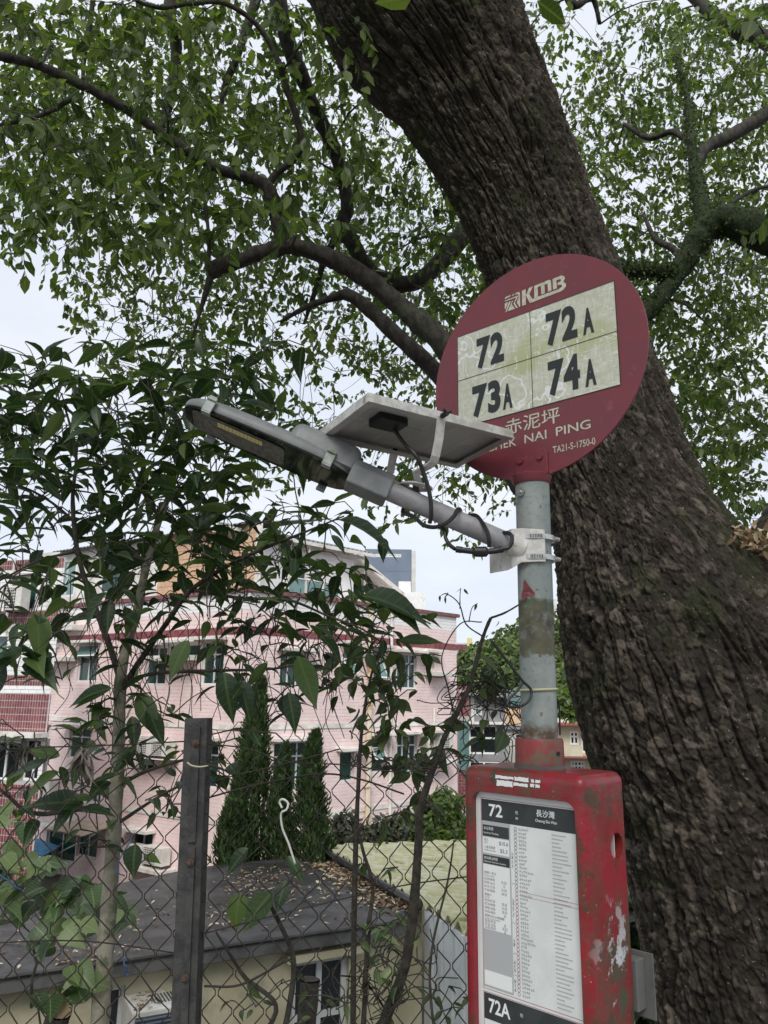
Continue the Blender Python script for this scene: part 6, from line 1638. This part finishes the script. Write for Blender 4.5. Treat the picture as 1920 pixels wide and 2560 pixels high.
# ------------------------------------------------------------------ the solar street lamp on the pole
lp = thing('solar_street_lamp', 'grey solar LED street lamp on a tube arm clamped to the bus stop pole', 'street lamp', (PX - .05, PY, 1.94))
LA_ = unit(np.array([-.92, -.10, .375])); LB = np.array([.154, -.98, .135]); LB = unit(LB - LA_ * (LB @ LA_)); LC = np.cross(LA_, LB); LC = LC if LC[2] > 0 else -LC
AR0 = np.array([.300, 1.775, 1.949]); 
def A3(a, bb, c): return AR0 + LA_ * a + LB * bb + LC * c
b = MB(); b.tube([A3(0, 0, 0), A3(.36, 0, 0)], .0238, 32); b.build('arm', M['arm_grey'], lp, smooth=True)
# socket sleeve between arm and head
def prism_abc(poly, a0, a1, taper=1.0, name='sleeve', m='lamp_grey', bevel=.004):
    b = MB(); k_ = len(poly); b.add([A3(a0, *p) for p in poly] + [A3(a1, p[0] * taper, p[1] * taper) for p in poly], [(i, (i + 1) % k_, k_ + (i + 1) % k_, k_ + i) for i in range(k_)] + [tuple(range(k_)), tuple(range(2 * k_ - 1, k_ - 1, -1))]); return b.build(name, M[m], lp, bevel=bevel)
prism_abc([(-.031, -.034), (.031, -.034), (.034, .012), (.026, .032), (-.026, .032), (-.034, .012)], .312, .414)
# head: rounded outline, domed cover, black glass below
HC = np.array([-.2796, 1.75, 2.1706]); hL, hW = .432, .150
def H3(a, bb, c): return HC + LA_ * a + LB * bb + LC * c
def outline(sc=1.0, n=48, da=0, e=3.6):
    out = []
    for t in np.arange(n) * 2 * math.pi / n:
        cx, cy = math.cos(t), math.sin(t); ex = 2 / e; x = math.copysign(abs(cx) ** ex, cx) * hL / 2; y = math.copysign(abs(cy) ** ex, cy) * hW / 2
        y *= 1 - .06 * (x / hL); out.append((x * sc - (1 - sc) * 0, y * (sc if sc > .9 else sc)))
    return out
def loft(rings, name, m, par, cap0=True, cap1=True, bevel=0):
    b = MB(); k_ = len(rings[0]); V = [p for r in rings for p in r]; F = []
    for i in range(len(rings) - 1): F += [(i * k_ + j, i * k_ + (j + 1) % k_, (i + 1) * k_ + (j + 1) % k_, (i + 1) * k_ + j) for j in range(k_)]
    if cap0: F.append(tuple(range(k_)))
    if cap1: F.append(tuple(range(len(rings) * k_ - 1, (len(rings) - 1) * k_ - 1, -1)))
    b.add(V, F); return b.build(name, M[m], par, smooth=True, bevel=bevel)
rings = [[H3(x * s_, y * s_, c) for x, y in outline()] for s_, c in ((.985, .000), (1.0, .003), (1.0, .011), (.985, .018), (.93, .026), (.80, .034), (.55, .039))]
Hd = loft(rings, 'housing', 'lamp_grey', lp)
# driver box hump at the arm end
def rrect(a0, a1, b0, b1, r, n=5):
    P = []
    for ca, cb, s0 in ((a1 - r, b1 - r, 0), (a0 + r, b1 - r, 90), (a0 + r, b0 + r, 180), (a1 - r, b0 + r, 270)):
        P += [(ca + r * math.cos(rad(t)), cb + r * math.sin(rad(t))) for t in np.linspace(s0, s0 + 90, n)]
    return P
rings = [[H3(-.128 + (a + .128) * s_, y * s_, c) for a, y in rrect(-.2175, -.040, -.070, .070, .022)] for s_, c in ((1.0, .008), (1.0, .040), (.96, .058), (.90, .066), (.80, .069))]
loft(rings, 'driver_box', 'lamp_grey', lp)
gl = loft([[H3(x * .972, y * .945, -.004) for x, y in outline()], [H3(x * .978, y * .955, .0015) for x, y in outline()]], 'glass_cover', 'lamp_glass', lp)
b = MB(); rim_ = [H3(x * .982, y * .96, -.001) for x, y in outline()] ; rim_.append(rim_[0]); b.tube(rim_, .0020, 6, cap=False); b.build('gasket', M['black_plastic'], lp, smooth=True)
# reflector window, its steps and the LED strip
def lens_ring(s_, c): return [H3(.075 + (a - .075) * 1.0 + math.copysign(0, a), y, c) for a, y in rrect(-.045 + s_, .190 - s_, -.052 + s_ * .9, .046 - s_ * .9, max(.016 - s_ * .4, .003))]
b = MB(); steps = [(0, -.0062), (.004, -.0062), (.004, -.0050), (.008, -.0050), (.008, -.0057), (.012, -.0057), (.012, -.0045), (.016, -.0045), (.016, -.0052), (.020, -.0052), (.020, -.0042), (.026, -.0042)]
loft([lens_ring(s_, c) for s_, c in steps], 'reflector', 'lens', lp, cap0=False)
led = MB()
for i in range(12):
    for j in range(2): led.box(H3(.016 + i * .0096, .016 + j * .011, -.0066), (.0042, .0046, .0006), LA_, LB, LC)
led.build('led_strip', M['led'], lp)
for a in (.150, -.150):
    for sgn in (1, -1):
        b = MB(); y = sgn * (hW / 2 + .004)
        b.box(H3(a, y, .006), (.011, .0022, .019), LA_, LB, LC); b.box(H3(a, y - sgn * .007, -.0148), (.011, .0085, .0018), LA_, LB, LC); b.box(H3(a, y - sgn * .003, .0265), (.009, .0055, .0018), LA_, LB, LC)
        b.tube([H3(a - .011, y + sgn * .004, .018), H3(a + .011, y + sgn * .004, .018)], .0032, 8)
        b.build('clip', M['galv'], lp, bevel=.0008)
for i in range(5):
    b = MB(); p = H3(.196 - i * .052, -.02, .030); b.tube([p, p + LC * .012], [.006, .004], 8); b.build('bird_spike', M['lamp_grey'], lp)
# solar panel tray
SCn = np.array([.0773, 1.75, 2.1994]); SA = np.array([-.845, -.5345, .007]); SA /= np.linalg.norm(SA); SB = np.array([.533, -.84, .0965]); SB /= np.linalg.norm(SB); SN_ = np.cross(SA, SB); SN_ = SN_ if SN_[2] > 0 else -SN_
sl, sw = .4112, .2241
def S3(a, bb, c): return SCn + SA * a + SB * bb + SN_ * c
th_ = .021
for (a0, a1, b0, b1) in ((-sl / 2, sl / 2, sw / 2 - .003, sw / 2), (-sl / 2, sl / 2, -sw / 2, -sw / 2 + .003), (-sl / 2, -sl / 2 + .003, -sw / 2 + .0031, sw / 2 - .0031), (sl / 2 - .003, sl / 2, -sw / 2 + .0031, sw / 2 - .0031)):
    b = MB(); b.box(S3((a0 + a1) / 2, (b0 + b1) / 2, th_ / 2), ((a1 - a0) / 2, (b1 - b0) / 2, th_ / 2), SA, SB, SN_); b.build('panel_frame', M['alu'], lp)
for (a0, a1, b0, b1) in ((-sl / 2 + .0032, sl / 2 - .0032, sw / 2 - .020, sw / 2 - .0032), (-sl / 2 + .0032, sl / 2 - .0032, -sw / 2 + .0032, -sw / 2 + .020), (-sl / 2 + .0032, -sl / 2 + .020, -sw / 2 + .0202, sw / 2 - .0202), (sl / 2 - .020, sl / 2 - .0032, -sw / 2 + .0202, sw / 2 - .0202)):
    b = MB(); b.box(S3((a0 + a1) / 2, (b0 + b1) / 2, .0009), ((a1 - a0) / 2, (b1 - b0) / 2, .0008), SA, SB, SN_); b.build('panel_frame', M['panel_back'], lp)
b = MB(); b.box(S3(0, 0, .0165), (sl / 2 - .0034, sw / 2 - .0034, .0022), SA, SB, SN_); pn = b.build('panel_back', M['panel_back'], lp)
b = MB(); b.box(S3(0, 0, .0200), (sl / 2 - .0034, sw / 2 - .0034, .0009), SA, SB, SN_); b.build('solar_cells', M['glass_dark'], lp)
b = MB()
for i in range(1, 6): a = -sl / 2 + sl * i / 6; b.box(S3(a, 0, .01405), (.0007, sw / 2 - .021, .0002), SA, SB, SN_)
b.box(S3(0, .005, .01408), (sl / 2 - .021, .0007, .0002), SA, SB, SN_); b.build('cell_line', M['panel_line'], pn)
b = MB(); b.box(S3(.025, -.005, .0137), (.028, .024, .0004), SA, SB, SN_); b.build('rating_label', M['panel_label'], pn)
b = MB()
for i in range(7): b.box(S3(.025, -.024 + i * .0064, .0132), (.025, .0004, .0001), SA, SB, SN_)
b.build('label_lines', M['panel_line'], pn)
b = MB(); b.box(S3(.105, .035, .0035), (.038, .026, .0100), SA, SB, SN_); b.build('junction_box', M['black_plastic'], lp, bevel=.003)
# U bracket: near strap, foot, far strap, round plate
def strap(pts, w, name='bracket_strap', th=.0022, wd=None):
    b = MB(); P = [np.array(p, float) for p in pts]; wd = LA_ * np.array([1, 1, 0]) if wd is None else wd; wd = unit(wd)
    V = []
    for i, p in enumerate(P):
        t = unit((P[min(i + 1, len(P) - 1)] - P[max(i - 1, 0)])); nn = unit(np.cross(t, wd))
        V += [p - wd * w / 2 - nn * th, p + wd * w / 2 - nn * th, p + wd * w / 2 + nn * th, p - wd * w / 2 + nn * th]
    F = []
    for i in range(len(P) - 1): F += [(4 * i + j, 4 * i + (j + 1) % 4, 4 * i + 4 + (j + 1) % 4, 4 * i + 4 + j) for j in range(4)]
    F += [(0, 1, 2, 3), tuple(range(4 * len(P) - 1, 4 * len(P) - 5, -1))]
    b.add(V, F); return b.build(name, M['white_steel'], lp)
mid = A3(.255, 0, .027)
near_top = at(1104, 1046, 1.62); nb_ = at(1088, 1150, 1.645); ft = at(1040, 1182, 1.715); far_top = at(984, 1135, 1.845)
strap([near_top + np.array([0, 0, .004]), at(1097, 1100, 1.632), at(1089, 1140, 1.643), at(1084, 1155, 1.655), at(1068, 1168, 1.685), ft, mid + np.array([.01, 0, .004])], .021, wd=SA)
strap([mid + np.array([0, .02, .004]), at(968, 1196, 1.80), at(976, 1180, 1.83), far_top], .021, wd=SA)
b = MB(); k_ = 28; pl = mid + np.array([0.0, -.005, .010]); pa = unit(LA_ * np.array([1, 1, .35])); pb = unit(np.cross(np.array([0, 0, 1.0]), pa)); pc = np.cross(pa, pb)
for a0, a1 in ((.020, .040),):
    V = [pl + (pa * math.cos(t) * r_ + pb * math.sin(t) * r_ * .9) + pc * c for r_ in (a1, a0) for c in (-.0015, .0015) for t in np.arange(k_) * 2 * math.pi / k_]
    F = []
    for j in range(k_):
        j2 = (j + 1) % k_; F += [(j, j2, k_ + j2, k_ + j), (2 * k_ + j, 3 * k_ + j, 3 * k_ + j2, 2 * k_ + j2), (j, 2 * k_ + j, 2 * k_ + j2, j2), (k_ + j, k_ + j2, 3 * k_ + j2, 3 * k_ + j)]
    b.add(V, F)
b.box(pl, (.022, .006, .0014), pb, pa, pc); b.build('swivel_plate', M['white_steel'], lp)
b = MB(); b.tube([pl - pc * .014, pl + pc * .010], [.008, .008], 8); b.tube([pl - pc * .02, pl - pc * .0141], [.013, .013], 8); b.build('swivel_bolt', M['black_plastic'], lp)
for (x, y, Y) in ((1112, 1036, 1.606), (985, 1124, 1.85)):
    p = at(x, y, Y); b = MB(); b.tube([p - SB * .010, p + SB * .008], [.0062, .0062], 8)
    for s_ in (-1, 1): b.tube([p + SB * .004, p + SB * .010 + unit(SA * s_ + np.array([0, 0, .6])) * .012], [.0042, .0034], 6)
    b.build('wing_nut', M['black_plastic'], lp, smooth=True)
for a_ in (.335, .385):
    p = A3(a_ + .02, 0, .033); b = MB(); b.tube([p, p + LC * .007], [.0042, .0042], 8); b.tube([p + LC * .0071, p + LC * .014], [.0068, .0072], 10); b.build('thumb_screw', M['black_plastic'], lp, smooth=True)
# pole bracket: folded plate, boss for the arm, hose clamps
fc = Frame(PX, PY, math.atan2(-.02, 1.0) + rad(-8))
pz = lambda x, y, Y: at(x, y, Y)
b = MB(); zc0, zc1 = 1.893, 1.985
prof = [(-.105, -.030), (-.062, .018), (-.052, .040), (-.030, .047), (.010, .0475), (.024, .044), (.026, .041), (.010, .0432), (-.028, .0425), (-.046, .036), (-.060, .011), (-.103, -.034)]
def zlo(u): return zc0 - (.006 if u < -.06 else 0)
b.add([fc(u, v, zc0 + (.012 if -.05 < u else -.002)) for u, v in prof] + [fc(u, v, zc1 - (.012 if u < -.09 else 0) - (.004 if u > .0 else 0)) for u, v in prof],
      [(i, (i + 1) % 12, 12 + (i + 1) % 12, 12 + i) for i in range(12)] + [tuple(range(12)), tuple(range(23, 11, -1))])
b.build('pole_bracket', M['white_steel'], lp, bevel=.0012)
b = MB(); b.tube([A3(-.030, 0, 0), A3(.004, 0, 0)], [.029, .0275], 24); b.build('arm_boss', M['white_steel'], lp, smooth=True)
for z in (1.9655, 1.9175):
    b = MB(); pts = ring_pts(z, .0498, .0, 150, 395, 40)
    W_ = .0058
    V = [];
    for p in pts: o = unit(np.array([p[0] - PX, p[1] - PY, 0])); V += [p + np.array([0, 0, -W_]), p + np.array([0, 0, W_]), p + o * .0012 + np.array([0, 0, W_]), p + o * .0012 + np.array([0, 0, -W_])]
    b.add(V, [(4 * i + j, 4 * i + (j + 1) % 4, 4 * i + 4 + (j + 1) % 4, 4 * i + 4 + j) for i in range(39) for j in range(4)])
    hc = b.build('hose_clamp', M['steel'], lp)
    b = MB()
    for a in np.arange(252, 284, 4.2):
        o = np.array([math.cos(rad(a)), math.sin(rad(a)), 0]); tn = np.array([-o[1], o[0], 0]); b.box(np.array([PX, PY, z]) + o * .0513, (.0009, .0003, .0042), tn, o, (0, 0, 1))
    b.build('clamp_slot', M['black_plastic'], hc)
    p = np.array([PX + .0475, PY - .012, z]); b = MB(); b.tube([p + np.array([-.008, -.004, 0]), p + np.array([.008, .004, 0])], [.0062, .0062], 10); b.tube([p + np.array([.0081, .004, 0]), p + np.array([.013, .0062, 0])], [.0048, .0048], 6); b.build('clamp_screw', M['steel'], hc)
# cable: from the junction box, round the arm, joined, into the boss
cb = [S3(.083, .02, .002), at(1010, 1108, 1.68), at(1040, 1140, 1.67), at(1060, 1185, 1.68), at(1075, 1240, 1.685), at(1078, 1285, 1.69), at(1074, 1308, 1.70)]
ca = smooth_path(cb, 7)
cable = MB(); cable.tube(ca, .0049, 8)
def around(a, ang, r=.0300): return A3(a, r * math.cos(rad(ang)), r * math.sin(rad(ang)))
P = [around(.265, -150), around(.262, -120, .034), at(1035, 1292, 1.735), at(1058, 1312, 1.715), at(1084, 1318, 1.70), at(1110, 1311, 1.69), at(1134, 1292, 1.695), at(1144, 1274, 1.705), around(.141, 95, .0285), around(.145, 140, .0285), around(.15, 190, .029)]
cable.tube(smooth_path(P, 6), .0049, 8)
P = [around(.128, 150, .029), around(.118, 110, .0285), around(.10, 70, .0285), at(1215, 1322, 1.73), at(1222, 1345, 1.725), at(1223, 1368, 1.73)]
cable.tube(smooth_path(P, 6), .0047, 8)
P = [around(.165, -120, .029), at(1113, 1330, 1.77), at(1114, 1345, 1.765), at(1124, 1362, 1.755), at(1138, 1373, 1.745)]
cable.tube(smooth_path(P, 6), .0047, 8)
P = [at(1258, 1372, 1.725), at(1272, 1368, 1.725), at(1280, 1354, 1.725), at(1278, 1338, 1.73), at(1266, 1332, 1.745), at(1254, 1334, 1.76)]
cable.tube(smooth_path(P, 6), .0047, 8)
cable.build('cable', M['black_plastic'], lp, smooth=True)
b = MB(); P = [at(1140, 1373, 1.744), at(1188, 1379, 1.735), at(1230, 1378, 1.728), at(1257, 1373, 1.726)]
S = smooth_path(P, 8); rr_ = np.full(len(S), .0068); rr_[:3] = .0078; rr_[-3:] = .0078; m0 = len(S) // 2; rr_[m0 - 4:m0 + 2] = .0122
b.tube(S, rr_, 12); b.build('cable_connector', M['black_plastic'], lp, smooth=True)
bpy.data.objects.remove(_to)
